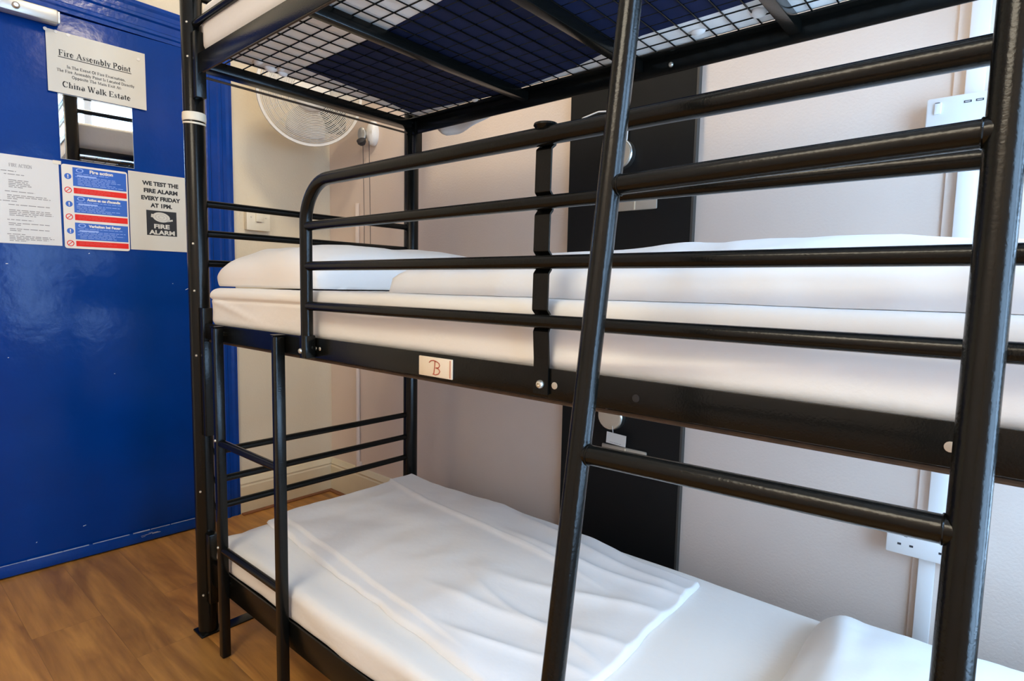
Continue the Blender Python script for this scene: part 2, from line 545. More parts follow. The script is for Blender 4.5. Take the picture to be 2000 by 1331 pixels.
def serif_text(mb, body, cap, width, cx, cy, mx, thick=0.15, thin=0.06, h=0.0004):
    """flat serif lettering; total width fixed; baseline at cy; extruded by h along local Z"""
    tot = sum(GLY[c][0] for c in body)
    sx = width / tot
    x = cx - width / 2
    for c in body:
        adv, strokes = GLY[c]
        for k, pts in strokes:
            hw = (thick if k else thin) / 2
            P = [Vector((x + px * sx, cy + py * cap)) for px, py in pts]
            wx = hw * min(sx, cap)
            for a, b in zip(P[:-1], P[1:]):
                d = (b - a)
                if d.length < 1e-9:
                    continue
                nrm = Vector((-d.y, d.x)).normalized() * wx
                e = d.normalized() * (wx * 0.35 if len(P) > 2 else 0)
                q = [a - e + nrm, a - e - nrm, b + e - nrm, b + e + nrm]
                mb.poly([mx @ Vector((p.x, p.y, 0)) for p in q], (mx.to_3x3() @ Vector((0, 0, h))))
        x += adv * sx


# ================================================================== ROOM
XL, YB, ZC, YF = -0.79, 0.90, 2.78, -2.10


def wall_with_hole(name, m, x0, x1, hole):
    y0, y1, z0, z1 = hole
    mb = MB()
    mb.box((x0, YF - 0.1, -0.1), (x1, y0, ZC + 0.1))
    mb.box((x0, y1, -0.1), (x1, YB + 0.1, ZC + 0.1))
    mb.box((x0, y0, -0.1), (x1, y1, z0))
    mb.box((x0, y0, z1), (x1, y1, ZC + 0.1))
    return mb.build(name, m, smooth=False)


struct(MB().box((XL - 0.3, YF - 0.1, -0.1), (WX + 0.2, YB + 0.1, 0.0)).build('floor', 'floor', smooth=False))
struct(MB().box((XL - 0.3, YF - 0.1, ZC), (WX + 0.2, YB + 0.1, ZC + 0.1)).build('ceiling', 'ceiling_paint', smooth=False))
struct(MB().box((XL - 0.3, YB, 0.0), (WX, YB + 0.1, ZC)).build('wall_back', 'wall_paint', smooth=False))
struct(MB().box((XL - 0.3, YF - 0.1, 0.0), (WX, YF, ZC)).build('wall_front', 'wall_paint', smooth=False))
struct(wall_with_hole('wall_right', 'wall_paint', WX, WX + 0.2, WIN))
# door wall with its opening
DW = (-0.62, 0.315, -0.2, 1.905)
mbw = MB()
mbw.box((XL - 0.12, YF, 0), (XL, DW[0], ZC))
mbw.box((XL - 0.12, DW[1], 0), (XL, YB, ZC))
mbw.box((XL - 0.12, DW[0], DW[3]), (XL, DW[1], ZC))
mbw.box((XL - 0.30, YF, 0), (XL - 0.26, YB, ZC))          # far side of the passage behind the door
struct(mbw.build('wall_left', 'wall_paint_door_side', smooth=False))

# window: frame with sill, mullions, pane
w = MB()
y0, y1, z0, z1 = WIN
fx0, fx1 = WX + 0.05, WX + 0.11
w.box((fx0, y0, z0), (fx1, y0 + 0.05, z1)).box((fx0, y1 - 0.05, z0), (fx1, y1, z1))
w.box((fx0, y0, z0), (fx1, y1, z0 + 0.05)).box((fx0, y0, z1 - 0.05), (fx1, y1, z1))
for ym in (y0 + (y1 - y0) / 3, y0 + 2 * (y1 - y0) / 3):
    w.box((fx0, ym - 0.025, z0), (fx1, ym + 0.025, z1))
w.box((fx0, y0, 2.02), (fx1, y1, 2.07))
win = struct(w.build('window_1', 'frame_white', smooth=False))
MB().box((WX + 0.078, y0, z0), (WX + 0.082, y1, z1)).build('pane', 'glass', win, smooth=False)
MB().box((WX - 0.06, y0 - 0.04, z0 - 0.035), (WX + 0.05, y1, z0), 0.004).build('window_sill', 'frame_white', win)

# ------------------------------------------------------------------ skirting boards
prof = [(0, 0), (0.016, 0), (0.016, 0.118), (0.013, 0.124), (0.015, 0.132), (0.011, 0.140), (0.006, 0.153), (0, 0.155)]


def skirting(name, p0, p1, nrm):
    mb = MB()
    p0, p1, nrm = Vector(p0), Vector(p1), Vector(nrm)
    a = [mb.bm.verts.new(p0 + nrm * d + Vector((0, 0, z))) for d, z in prof]
    b = [mb.bm.verts.new(p1 + nrm * d + Vector((0, 0, z))) for d, z in prof]
    n = len(prof)
    for i in range(n):
        j = (i + 1) % n
        mb.bm.faces.new((a[i], a[j], b[j], b[i]))
    mb.bm.faces.new(a)
    mb.bm.faces.new(list(reversed(b)))
    return struct(mb.build(name, 'cream_gloss', angle=20))


skirting('baseboard_left', (XL, 0.446, 0), (XL, YB, 0), (1, 0, 0))
skirting('baseboard_back', (XL + 0.016, YB, 0), (1.55, YB, 0), (0, -1, 0))
# red-brown floor strip that shows along the foot of the skirting
mb = MB()
mb.box((XL + 0.016, 0.446, 0), (XL + 0.040, YB - 0.016, 0.006), 0.002)
mb.box((XL + 0.040, YB - 0.040, 0), (1.5, YB - 0.016, 0.006), 0.002)
struct(mb.build('trim_2', 'brown_strip'))

# ------------------------------------------------------------------ door casing (blue, moulded) and door
arch = [(0.0, 0.0), (0.0, 0.018), (0.008, 0.024), (0.018, 0.024), (0.024, 0.015), (0.050, 0.013), (0.056, 0.019), (0.066, 0.019), (0.070, 0.014), (0.086, 0.012), (0.096, 0.016), (0.110, 0.012), (0.110, 0.0)]
mb = MB()


def arch_leg(mb, y_in, sgn, ztop):
    a = [mb.bm.verts.new((XL + d, y_in + sgn * s, 0.0)) for s, d in arch]
    b = [mb.bm.verts.new((XL + d, y_in + sgn * s, ztop + s)) for s, d in arch]
    n = len(arch)
    for i in range(n):
        j = (i + 1) % n
        mb.bm.faces.new((a[i], a[j], b[j], b[i]))
    mb.bm.faces.new(a)
    return b


ZH = 1.890
bR = arch_leg(mb, 0.335, 1, ZH)
bL = arch_leg(mb, -0.645, -1, ZH)
n = len(arch)
for i in range(n):
    j = (i + 1) % n
    mb.bm.faces.new((bR[i], bR[j], bL[j], bL[i]))
# flat lining of the frame between casing and leaf
mb.box((XL - 0.12, 0.308, 0), (XL + 0.020, 0.337, ZH + 0.01))
mb.box((XL - 0.12, -0.645, 0), (XL + 0.020, -0.600, ZH + 0.01))
mb.box((XL - 0.12, -0.645, 1.880), (XL + 0.020, 0.337, 1.91))
struct(mb.build('trim_1', 'blue_trim', angle=25))

# the leaf stands a little ajar: local frame D has X along the leaf (negative = away from hinge), Y up, Z out of its face
DA = math.radians(2.9)
D = Matrix.Identity(4)
ux, nz = Vector((math.sin(DA), math.cos(DA), 0)), Vector((math.cos(DA), -math.sin(DA), 0))
for i in range(3):
    D[i][0], D[i][1], D[i][2] = ux[i], (0, 0, 1)[i], nz[i]
D.translation = Vector((-0.757, 0.30, 0))
DI3 = D.to_3x3()
door = struct(MB().box((-0.885, 0.012, -0.045), (-0.002, 1.876, 0.0), 0.003, D).build('door_1', 'blue_gloss'))
MB().box((-0.885, 0.006, 0.0), (-0.004, 0.047, 0.007), 0.002, D).build('bottom_strip', 'blue_trim', door)
mb = MB()
xx = -0.885
while xx < -0.02:                     # worn paint along the strip's top edge, broken here and there
    L = random.uniform(0.05, 0.16)
    t = random.uniform(0.0009, 0.002)
    mb.box((xx, 0.0475 - t, 0.0066), (min(xx + L, -0.012), 0.0475 + t, 0.0078), 0, D)
    xx += L + random.uniform(0.0, 0.012)
for k in range(9):
    a = -0.24 + k * 0.006 + random.uniform(-0.004, 0.004)
    z = 0.030 + random.uniform(-0.006, 0.008)
    mb.box((a, z, 0.0066), (a + random.uniform(0.008, 0.03), z + 0.0012, 0.0076), 0, D)
mb.build('worn_edge', 'worn_edge', door, smooth=False, label='worn pale paint edge')
mb = MB()
for (a, z, l, an) in [(-0.05, 0.97, 0.014, 25), (-0.045, 0.953, 0.003, 80), (-0.62, 0.73, 0.004, 0), (-0.545, 0.10, 0.004, 40), (-0.59, 0.74, 0.003, 10), (-0.10, 0.99, 0.003, 0), (-0.41, 0.12, 0.009, 12),
                      (-0.58, 1.045, 0.006, 0), (-0.36, 1.09, 0.004, 30), (-0.30, 0.66, 0.003, 0)]:
    R = D @ Matrix.Translation((a, z, 0)) @ Matrix.Rotation(math.radians(an), 4, 'Z')
    mb.box((-l / 2, -0.0008, -0.0002), (l / 2, 0.0008, 0.0004), 0, R)
mb.build('paint_chip', 'frame_white', door, smooth=False, label='small white chips in the blue paint')


def on_door(name, x0, z0, x1, z1, thick, m, label, cat, lift=0.0015, group=None, bevel=0.0):
    o = MB().box((x0, z0, lift), (x1, z1, lift + thick), bevel, D).build(name, m, smooth=False)
    return tag(o, label, cat, group)


def door_part(parent, name, m, x0, z0, x1, z1, z_off, h=0.0003, label=None):
    return MB().box((x0, z0, z_off), (x1, z1, z_off + h), 0, D).build(name, m, parent, smooth=False, label=label)


def door_text(parent, name, m, rows, z_off, label=None):
    """rows: (body, cx, cz, target width, cap height, bold)"""
    items = []
    for body, cx, cz, wd, hgt, bold in rows:
        me = text_mesh(body, hgt / 0.7, bold)
        xs = [v.co.x for v in me.vertices]
        ys = [v.co.y for v in me.vertices]
        s = wd / (max(xs) - min(xs))
        mx = D @ Matrix.Translation((cx - s * (max(xs) + min(xs)) / 2, cz - (max(ys) + min(ys)) / 2, z_off)) @ Matrix.Diagonal((s, 1, 1, 1))
        items.append((me, mx))
    return link_mesh(name, merge_meshes(items, name), m, parent, smooth=False, label=label)


# typed notice, landscape
p = on_door('paper_notice', -0.452, 1.617, -0.169, 1.815, 0.0006, 'paper',
            'white landscape paper notice headed Fire Assembly Point, topmost sheet on the blue door', 'notice', 0.006)
mb = MB()
TX = D @ Matrix.Translation((0, 0, 0.0067))
serif_text(mb, 'Fire Assembly Point', 0.0185, 0.206, -0.3175, 1.7385, TX, 0.17, 0.075)
mb.poly([TX @ Vector(q) for q in ((-0.422, 1.7325, 0), (-0.213, 1.7325, 0), (-0.213, 1.7348, 0), (-0.422, 1.7348, 0))], DI3 @ Vector((0, 0, 0.0004)))
serif_text(mb, 'In The Event Of Fire Evacuation,', 0.0092, 0.168, -0.3155, 1.702, TX, 0.16, 0.07)
serif_text(mb, 'The Fire Assembly Point Is Located Directly', 0.0092, 0.222, -0.316, 1.6865, TX, 0.16, 0.07)
serif_text(mb, 'Opposite The Main Exit At:', 0.0092, 0.142, -0.316, 1.671, TX, 0.16, 0.07)
serif_text(mb, 'China Walk Estate', 0.0185, 0.196, -0.316, 1.6385, TX, 0.18, 0.08)
mb.build('lettering', 'ink', p, smooth=False)
for a, z in ((-0.452, 1.812), (-0.425, 1.811), (-0.392, 1.810), (-0.19, 1.79)):
    MB().lathe([(0.0058, 0), (0.0052, 0.0012), (0, 0.0016)], D @ Matrix.Translation((a, z, 0.0066)), 14).build('adhesive_dot', 'paper_white', p)

# mirror tile
mir = empty('mirror', D @ Vector((-0.321, 1.5, 0)), 'small square frameless mirror stuck on the blue door under the top notice', 'mirror')
MB().box((-0.4275, 1.402, 0.001), (-0.2145, 1.6155, 0.0045), 0, D).build('backing', 'mirror_edge', mir, smooth=False)
MB().box((-0.4265, 1.403, 0.0045), (-0.2155, 1.6145, 0.005), 0, D).build('mirror_glass', 'mirror', mir, smooth=False)

# typed page of instructions, left
p = on_door('paper_notice', -0.733, 1.111, -0.434, 1.393, 0.0006, 'paper_white',
            'typed Fire Action page of small grey text, leftmost sheet on the blue door', 'notice')
# page is cut by the picture edge: only its right half shows
mb = MB()
rnd = random.Random(3)


def type_line(mb, x0, x1, z, hgt=0.0022, off=0.0021):
    x = x0
    while x < x1:
        l = rnd.uniform(0.006, 0.02)
        mb.box((x, z - hgt / 2, off), (min(x + l, x1), z + hgt / 2, off + 0.0003), 0, D)
        x += l + 0.0028


for (x0, x1, z) in [(-0.625, -0.545, 1.341), (-0.575, -0.525, 1.331), (-0.565, -0.515, 1.313), (-0.565, -0.517, 1.3075), (-0.565, -0.512, 1.302), (-0.565, -0.508, 1.2965), (-0.565, -0.53, 1.291),
                    (-0.575, -0.50, 1.277), (-0.57, -0.468, 1.265), (-0.57, -0.46, 1.2595), (-0.57, -0.545, 1.254), (-0.66, -0.547, 1.246), (-0.568, -0.463, 1.235), (-0.567, -0.463, 1.218), (-0.567, -0.457, 1.2125), (-0.567, -0.455, 1.207), (-0.567, -0.50, 1.2015),
                    (-0.573, -0.508, 1.187), (-0.57, -0.465, 1.176), (-0.57, -0.54, 1.1705), (-0.568, -0.465, 1.158), (-0.568, -0.54, 1.1525), (-0.575, -0.53, 1.141), (-0.57, -0.465, 1.135), (-0.57, -0.455, 1.130), (-0.57, -0.47, 1.125), (-0.57, -0.525, 1.120)]:
    type_line(mb, x0, x1, z)
mb.build('print', 'grey_ink', p, smooth=False)
mb = MB()
serif_text(mb, 'FIRE ACTION', 0.0105, 0.058, -0.533, 1.3555, D @ Matrix.Translation((0, 0, 0.0021)), 0.15, 0.07)
mb.build('lettering', 'grey_ink', p, smooth=False)
mb = MB()
mb.box((-0.449, 1.382, 0.0022), (-0.427, 1.394, 0.0034), 0.0004, D)
mb.build('tape_patch', 'cream_plastic', p, smooth=False)

# blue and red fire action sign in three languages
sg = MB()
cor = []
x0, z0, x1, z1, rr = -0.4275, 1.1045, -0.2375, 1.386, 0.008
for cx, cz, a0 in ((x1 - rr, z1 - rr, 0), (x0 + rr, z1 - rr, 90), (x0 + rr, z0 + rr, 180), (x1 - rr, z0 + rr, 270)):
    for k in range(6):
        t = math.radians(a0 + 18 * k)
        cor.append(D @ Vector((cx + rr * math.cos(t), cz + rr * math.sin(t), 0.003)))
sg.poly(cor, DI3 @ Vector((0, 0, 0.001)))
sign = tag(sg.build('fire_action_sign', 'sign_white', smooth=False),
           'plastic fire action sign with three blue panels and three red bars on the door', 'sign')
blk = [((1.3165, 1.379), (1.2915, 1.3105)), ((1.2270, 1.2835), (1.2015, 1.2215)), ((1.1360, 1.1930), (1.1125, 1.1310))]
ttl = ['Fire action', "Action en cas d'incendie", 'Verhalten bei Feuer']
for k, ((b0, b1), (c0, c1)) in enumerate(blk):
    bp = door_part(sign, 'blue_panel', 'sign_blue', -0.397, b0, -0.2415, b1, 0.0040)
    door_text(bp, 'lettering', 'sign_white', [(ttl[k], -0.315 if k == 0 else -0.311, b1 - 0.0095, (0.068, 0.098, 0.095)[k], 0.0105 if k == 0 else 0.0085, 0.0006)], 0.0046)
    mb = MB()
    mb.lathe([(0.0085, 0), (0.0085, 0.0003), (0.006, 0.0003), (0.006, 0)], D @ Matrix.Translation((-0.377, b1 - 0.009, 0.0043)) @ Matrix.Diagonal((1.25, 0.8, 1, 1)), 20)
    z = b1 - 0.020
    i = 0
    while z > b0 + 0.004:
        l = rnd.uniform(0.5, 0.97)
        if i == 1:
            mb.box((-0.385, z - 0.004, 0.0043), (-0.385 + 0.055, z + 0.0008, 0.0046), 0, D)
        else:
            type_line(mb, -0.390 + rnd.choice((0, 0.006)), -0.390 + 0.145 * l, z, 0.0016, 0.0043)
        z -= 0.0052
        i += 1
    mb.build('print', 'sign_pale', bp, smooth=False)
    rp = door_part(sign, 'red_bar', 'sign_red', -0.396, c0, -0.2415, c1, 0.0040)
    mb = MB()
    for z in (c1 - 0.005, c1 - 0.010, c1 - 0.015)[:2 if c1 - c0 < 0.0185 else 3]:
        type_line(mb, -0.386, -0.270 - rnd.uniform(0, 0.04), z, 0.0012, 0.0043)
    mb.build('print', 'sign_pink', rp, smooth=False)
    zc = (b0 + b1) / 2 - 0.001
    mb = MB()
    mb.lathe([(0, 0.0003), (0.0098, 0.0003), (0.0098, 0)], D @ Matrix.Translation((-0.4105, zc, 0.0040)), 24)
    disc = mb.build('blue_disc', 'sign_blue', sign)
    mb = MB()
    mb.box((-0.412, zc - 0.002, 0.0043), (-0.409, zc + 0.006, 0.0046), 0, D).box((-0.412, zc - 0.0062, 0.0043), (-0.409, zc - 0.0036, 0.0046), 0, D)
    mb.build('exclamation_mark', 'sign_white', disc, smooth=False)
    zr = (c0 + c1) / 2
    mb = MB()
    mb.lathe([(0.0078, 0), (0.0078, 0.0004), (0.0102, 0.0004), (0.0102, 0)], D @ Matrix.Translation((-0.4115, zr, 0.0040)), 24)
    mb.box((-0.0088, -0.0011, 0), (0.0088, 0.0011, 0.0004), 0, D @ Matrix.Translation((-0.4115, zr, 0.0040)) @ Matrix.Rotation(math.radians(45), 4, 'Z'))
    mb.build('prohibition_ring', 'sign_red', sign, smooth=False)

# alarm test notice, right
p = on_door('paper_notice', -0.234, 1.112, -0.032, 1.394, 0.0006, 'paper',
            'white notice about testing the fire alarm every Friday, beside the bed post', 'notice')
door_text(p, 'lettering', 'ink', [('WE TEST THE', -0.131, 1.3575, 0.120, 0.0140, 0.0010), ('FIRE ALARM', -0.1305, 1.3310, 0.112, 0.0140, 0.0010),
                                  ('EVERY FRIDAY', -0.1305, 1.3040, 0.130, 0.0140, 0.0010), ('AT 1PM.', -0.1305, 1.2785, 0.072, 0.0140, 0.0010)], 0.0022)
sq = door_part(p, 'alarm_symbol', 'ink', -0.181, 1.1685, -0.0805, 1.260, 0.0021, label='black square with a white alarm bell')
door_text(sq, 'lettering', 'paper', [('FIRE', -0.131, 1.2025, 0.052, 0.0150, 0.0009), ('ALARM', -0.131, 1.1800, 0.086, 0.0150, 0.0009)], 0.0025)
mb = MB()
B = D @ Matrix.Translation((-0.132, 1.2365, 0.0024)) @ Matrix.Rotation(math.radians(-8), 4, 'Z')
mb.lathe([(0, 0.0004), (0.029, 0.0004), (0.029, 0)], B @ Matrix.Diagonal((1.0, 0.62, 1, 1)), 32)
mb.box((0.016, -0.020, 0), (0.035, -0.014, 0.0004), 0, B @ Matrix.Rotation(math.radians(22), 4, 'Z'))
mb.box((-0.034, -0.006, 0), (-0.025, 0.006, 0.0004), 0, B)
mb.build('bell', 'paper', sq, smooth=False)
mb = MB()
for rx in (0.019, 0.009):
    mb.lathe([(rx, 0), (rx, 0.0003), (rx + 0.0012, 0.0003), (rx + 0.0012, 0)], B @ Matrix.Translation((0, 0, 0.0004)) @ Matrix.Diagonal((1.0, 0.62, 1, 1)), 28)
mb.build('bell_ring', 'grey_ink', sq, smooth=False)

# door closer at the head of the leaf
cl = empty('door_closer', D @ Vector((-0.5, 1.80, 0)), 'silver hydraulic door closer at the top of the blue door', 'door closer')
S = D @ Matrix.Translation((-0.421, 1.849, 0))
MB().box((-0.215, -0.022, 0.0), (0.0, 0.020, 0.045), 0.006, S).build('body', 'silver_paint', cl)
MB().box((-0.002, -0.019, 0.004), (0.005, 0.017, 0.040), 0.002, S).build('end_cap', 'steel', cl)
mb = MB()
mb.lathe([(0.010, 0), (0.010, 0.006), (0.006, 0.010), (0, 0.010)], S @ Matrix.Translation((-0.107, -0.004, 0.045)), 20)
mb.build('spindle', 'steel', cl)
# ================================================================== TRIPLE BUNK BED
W, LX = 0.7377, 1.955
bed = empty('triple_bunk_bed', (0, 0, 0), 'black tubular steel triple bunk bed standing against the beige back wall', 'bunk bed')
ZR = [(0.158, 0.222), (0.847, 0.889), (1.536, 1.584)]         # front side rails (bottom, top) of the three bunks
HEAD = [(0.359, 0.437, 0.520), (1.050, 1.1306, 1.2108), (1.745, 1.825, 1.905)]
YR = -0.006                                                # outer face of the front side rails
PH = 2.36


def bolt(parent, p, n, r=0.0055):
    mb = MB()
    mb.lathe([(r, 0), (r, r * 0.35), (r * 0.72, r * 0.75), (r * 0.35, r * 0.85), (r * 0.35, r * 0.5), (0, r * 0.5)], frame_mx(p, n), 14)
    return mb.build('bolt', 'bolt_steel', parent, label='bare steel bolt head')


for x, y in ((0, 0), (0, W), (LX, 0), (LX, W)):
    mb = MB()
    mb.lathe([(0, 0), (0.0262, 0), (0.0262, PH), (0.020, PH + 0.012), (0, PH + 0.014)], Matrix.Translation((x, y, 0)), 28)
    post = mb.build('corner_post', 'black_metal', bed)
    if y == 0:
        s = 1 if x == 0 else -1
        MB().box((x - 0.030 * s, -0.031, 0), (x + 0.030 * s, 0.031, 0.006), 0.002).build('foot_plate', 'black_metal', post)
        MB().box((x - 0.004 * s, 0.031, 0), (x + 0.036 * s, 0.120, 0.004), 0.001).build('foot_plate', 'black_metal', post)
        for zb, zt in ((0.10, 0.30), (0.58, 0.93), (1.475, 1.64)):      # gusset channels that carry the rails
            MB().box((x + 0.016 * s, -0.012, zb), (x + 0.050 * s, 0.014, zt), 0.002).build('post_bracket', 'black_metal', post)
    if x == 0 and y == 0:
        for z in (1.665, 1.42 + 0.16, 1.10, 0.975, 0.80, 0.42, 0.12):
            bolt(post, (0.0185, -0.0185, z), (0.7, -0.7, 0), 0.0032)
    else:
        for zb, zt in ((0.15, 0.26), (0.82, 0.93), (1.455, 1.60)):
            s = 1 if x == 0 else -1
            MB().box((x + 0.012 * s, y - 0.016, zb), (x + 0.040 * s, y + 0.016, zt), 0.002).build('post_bracket', 'black_metal', post)

mb = MB()
mb.lathe([(0.0264, 0), (0.0284, 0.0006), (0.0290, 0.010), (0.0284, 0.0215), (0.0264, 0.022)], Matrix.Translation((0, 0, 1.421)), 28)
mb.lathe([(0.0264, 0), (0.0276, 0.0004), (0.0276, 0.0045), (0.0264, 0.005)], Matrix.Translation((0, 0, 1.4135)) @ Matrix.Rotation(0.07, 4, 'Y'), 28)
mb.build('tape_band', 'tape', bed, label='cream tape wrapped round the front post')

for zs in HEAD:
    for z in zs:
        MB().tube([(0, 0.02, z), (0, W - 0.02, z)], 0.0098).build('head_rail', 'black_metal', bed)
        MB().tube([(LX, 0.02, z), (LX, W - 0.02, z)], 0.0098).build('foot_rail', 'black_metal', bed)

RX = [0.54, 0.915, 1.287, 1.66]
for k, (zb, zt) in enumerate(ZR):
    # front and back angle irons; the ledge that carries the mesh is lower inside the two lower frames
    dz = 0.0 if k == 2 else 0.011
    mb = MB()
    mb.box((0.046, YR, zb), (LX - 0.046, YR + 0.005, zt), 0.0012)
    mb.box((0.046, YR + 0.002, zt - dz - 0.005), (LX - 0.046, 0.034, zt - dz), 0.0012)
    fr = mb.build('side_rail', 'black_metal', bed)
    if k == 1:
        # punched holes and the odd bolt along the face
        for x in (0.5965, 0.612):
            mb = MB()
            mb.lathe([(0.0040, 0), (0.0030, 0.0008), (0, 0.0010)], frame_mx((x, YR, 0.867), (0, -1, 0)), 12)
            mb.build('rivet', 'bolt_steel', fr)
        for x, m in ((1.2095, 'bolt_steel'), (1.649, 'bolt_steel'), (1.335, 'ink')):
            mb = MB()
            mb.lathe([(0.0050, 0), (0.0050, 0.0006), (0, 0.0010)], frame_mx((x, YR, 0.866), (0, -1, 0)), 14)
            mb.build('hole_plug', m, fr)
    mb = MB()
    mb.box((0.022, W - 0.012, zb), (LX - 0.022, W - 0.007, zt), 0.0012)
    mb.box((0.022, W - 0.040, zt - dz - 0.005), (LX - 0.022, W - 0.007, zt - dz), 0.0012)
    br_ = mb.build('side_rail', 'black_metal', bed)
    if k == 2:
        for x in (0.862, 1.003):
            bolt(br_, (x, W - 0.012, 1.556), (0, -1, 0), 0.0062)
    zt2 = zt - dz
    for x0, x1 in ((-0.012, 0.034), (LX - 0.034, LX + 0.012)):
        mb = MB()
        xa = x0 if x0 < 0.5 else x1
        mb.box((x0, 0.024, zt2 - 0.027), (x1, W - 0.024, zt2), 0.003)
        mb.build('end_rail', 'black_metal', bed)
    for x in RX:
        mb = MB()
        mb.box((x - 0.013, 0.005, zt2 - 0.030), (x + 0.013, W - 0.014, zt2 - 0.002), 0.002)
        mb.build('cross_bar', 'black_metal', bed)
    # welded wire mesh, with the rod it is hooked on
    zm = zt2 - 0.0005
    mb = MB()
    nx = 38
    for i in range(1, nx):
        x = 0.034 + (LX - 0.068) * i / nx
        mb.tube([(x, 0.012, zm), (x, W - 0.012, zm)], 0.0018, seg=6)
    ny = 14
    for j in range(1, ny):
        y = 0.024 + (W - 0.048) * j / ny
        mb.tube([(0.02, y, zm + 0.003), (LX - 0.02, y, zm + 0.003)], 0.0018, seg=6)
    wm = mb.build('wire_mesh', 'black_metal', bed)
    zr = (0.152, 0.8410, 1.5425)[k]
    mb = MB()
    mb.tube([(0.03, 0.006, zr), (LX - 0.03, 0.006, zr)], 0.0034, seg=8)
    mb.tube([(0.004, 0.02, zr), (0.004, W - 0.02, zr)], 0.0034, seg=8)
    for x in RX:
        mb.tube([(x, 0.006, zr), (x, 0.006, zt2 - 0.01)], 0.0025, seg=6)
    mb.build('mesh_rod', 'rust', wm, label='rust-brown rod under the mesh edge')


def guard_rail(zs, x_start, x_end, lower_to, straps, from_post):
    """tubular guard: a thick top tube bending down at its end, three thin bars, flat straps"""
    yg = -0.020
    top = zs[0]
    mb = MB()
    if from_post:
        mb.tube([(x_start, 0.0, top), (x_end, 0.0, top)], 0.0125)
    else:
        mb.tube([(x_start, yg, lower_to), (x_start, yg, top), (x_end, yg, top), (x_end, yg, lower_to)], 0.0124, bend=0.082, arc=12)
    g = mb.build('guard_rail', 'black_metal', bed)
    yb = 0.0 if from_post else yg
    for z in zs[1:]:
        MB().tube([(x_start, yb, z), (x_end, yb, z)], 0.0094).build('guard_bar', 'black_metal', g)
    for x in straps:
        seq = list(reversed(zs))
        z_end = lower_to + 0.002
        f_ = yg + 0.0110                     # foot lies on the rail face
        pts = [(f_, z_end), (f_, z_end + 0.05)]
        for i, z in enumerate(seq):
            r = 0.0140 if i == 3 else 0.0112
            pts += [(yg + (0.0055 if i else 0.008), z - 0.0155), (yg + r, z - 0.0095), (yg + r, z + 0.0095)]
            if i < 3:
                pts += [(yg + 0.0045, z + 0.0155)]
        path = fillet([(x, a, b) for a, b in pts], 0.003, 4)
        mb = MB()
        mb.strap(path, 0.026, 0.003, (0, -1, 0))
        mb.build('guard_strap', 'black_metal', g)
        mb = MB()
        mb.lathe([(0, -0.004), (0.012, -0.004), (0.0165, 0.001), (0.0155, 0.004), (0.010, 0.0055), (0, 0.006)], Matrix.Translation((x + 0.004, yg + 0.002, top + 0.0125)), 24)
        mb.build('strap_cap', 'black_metal', g)
        bolt(g, (x, yg + 0.0095, lower_to + 0.016), (0, -1, 0), 0.0062)
    if not from_post:
        mb = MB()
        mb.box((x_start - 0.0125, yg - 0.011, lower_to - 0.003), (x_start + 0.0125, yg + 0.0125, lower_to + 0.045), 0.003)
        mb.build('guard_foot', 'black_metal', g)
        bolt(g, (x_start - 0.006, yg - 0.011, lower_to + 0.012), (0, -1, 0), 0.0055)
    return g


guard_rail((1.2026, 1.1154, 1.0356, 0.955), 0.588, 1.92, 0.850, (1.188,), False)
guard_rail((1.91, 1.826, 1.746, 1.664), 0.012, LX - 0.012, 1.56, (), True)

# short bolted ladder to the middle bunk
SLX = (0.1535, 0.4640)
sl = MB().box((SLX[0] - 0.0115, -0.0300, 0.0), (SLX[0] + 0.0115, -0.0072, 0.884), 0.004).build('short_ladder', 'black_metal', bed)
MB().box((SLX[1] - 0.0115, -0.0300, 0.0), (SLX[1] + 0.0115, -0.0072, 0.884), 0.004).build('stile', 'black_metal', sl)
for x in SLX:
    MB().box((x - 0.0130, -0.0312, 0.8845), (x + 0.0130, -0.0065, 0.8875), 0.001).build('end_cap', 'black_metal', sl)
for z in (0.585, 0.298):
    MB().tube([(SLX[0] + 0.005, -0.0186, z), (SLX[1] - 0.005, -0.0186, z)], 0.0098).build('rung', 'black_metal', sl)
for x in SLX:
    for z in (0.866, 0.185):
        bolt(sl, (x - 0.018, YR, z), (0, -1, 0), 0.0062)
for z in (0.592, 0.306):
    bolt(sl, (SLX[0], -0.0300, z), (0, -1, 0), 0.0035)

# ------------------------------------------------------------------ loose inclined ladder to the top bunk
lad = empty('bunk_ladder', (1.516, -0.317, 0), 'black round-tube ladder leaning outside the bunk guard rail in the foreground', 'ladder')


def yl(z):
    return -0.066 - 0.150 * (1.57 - z)


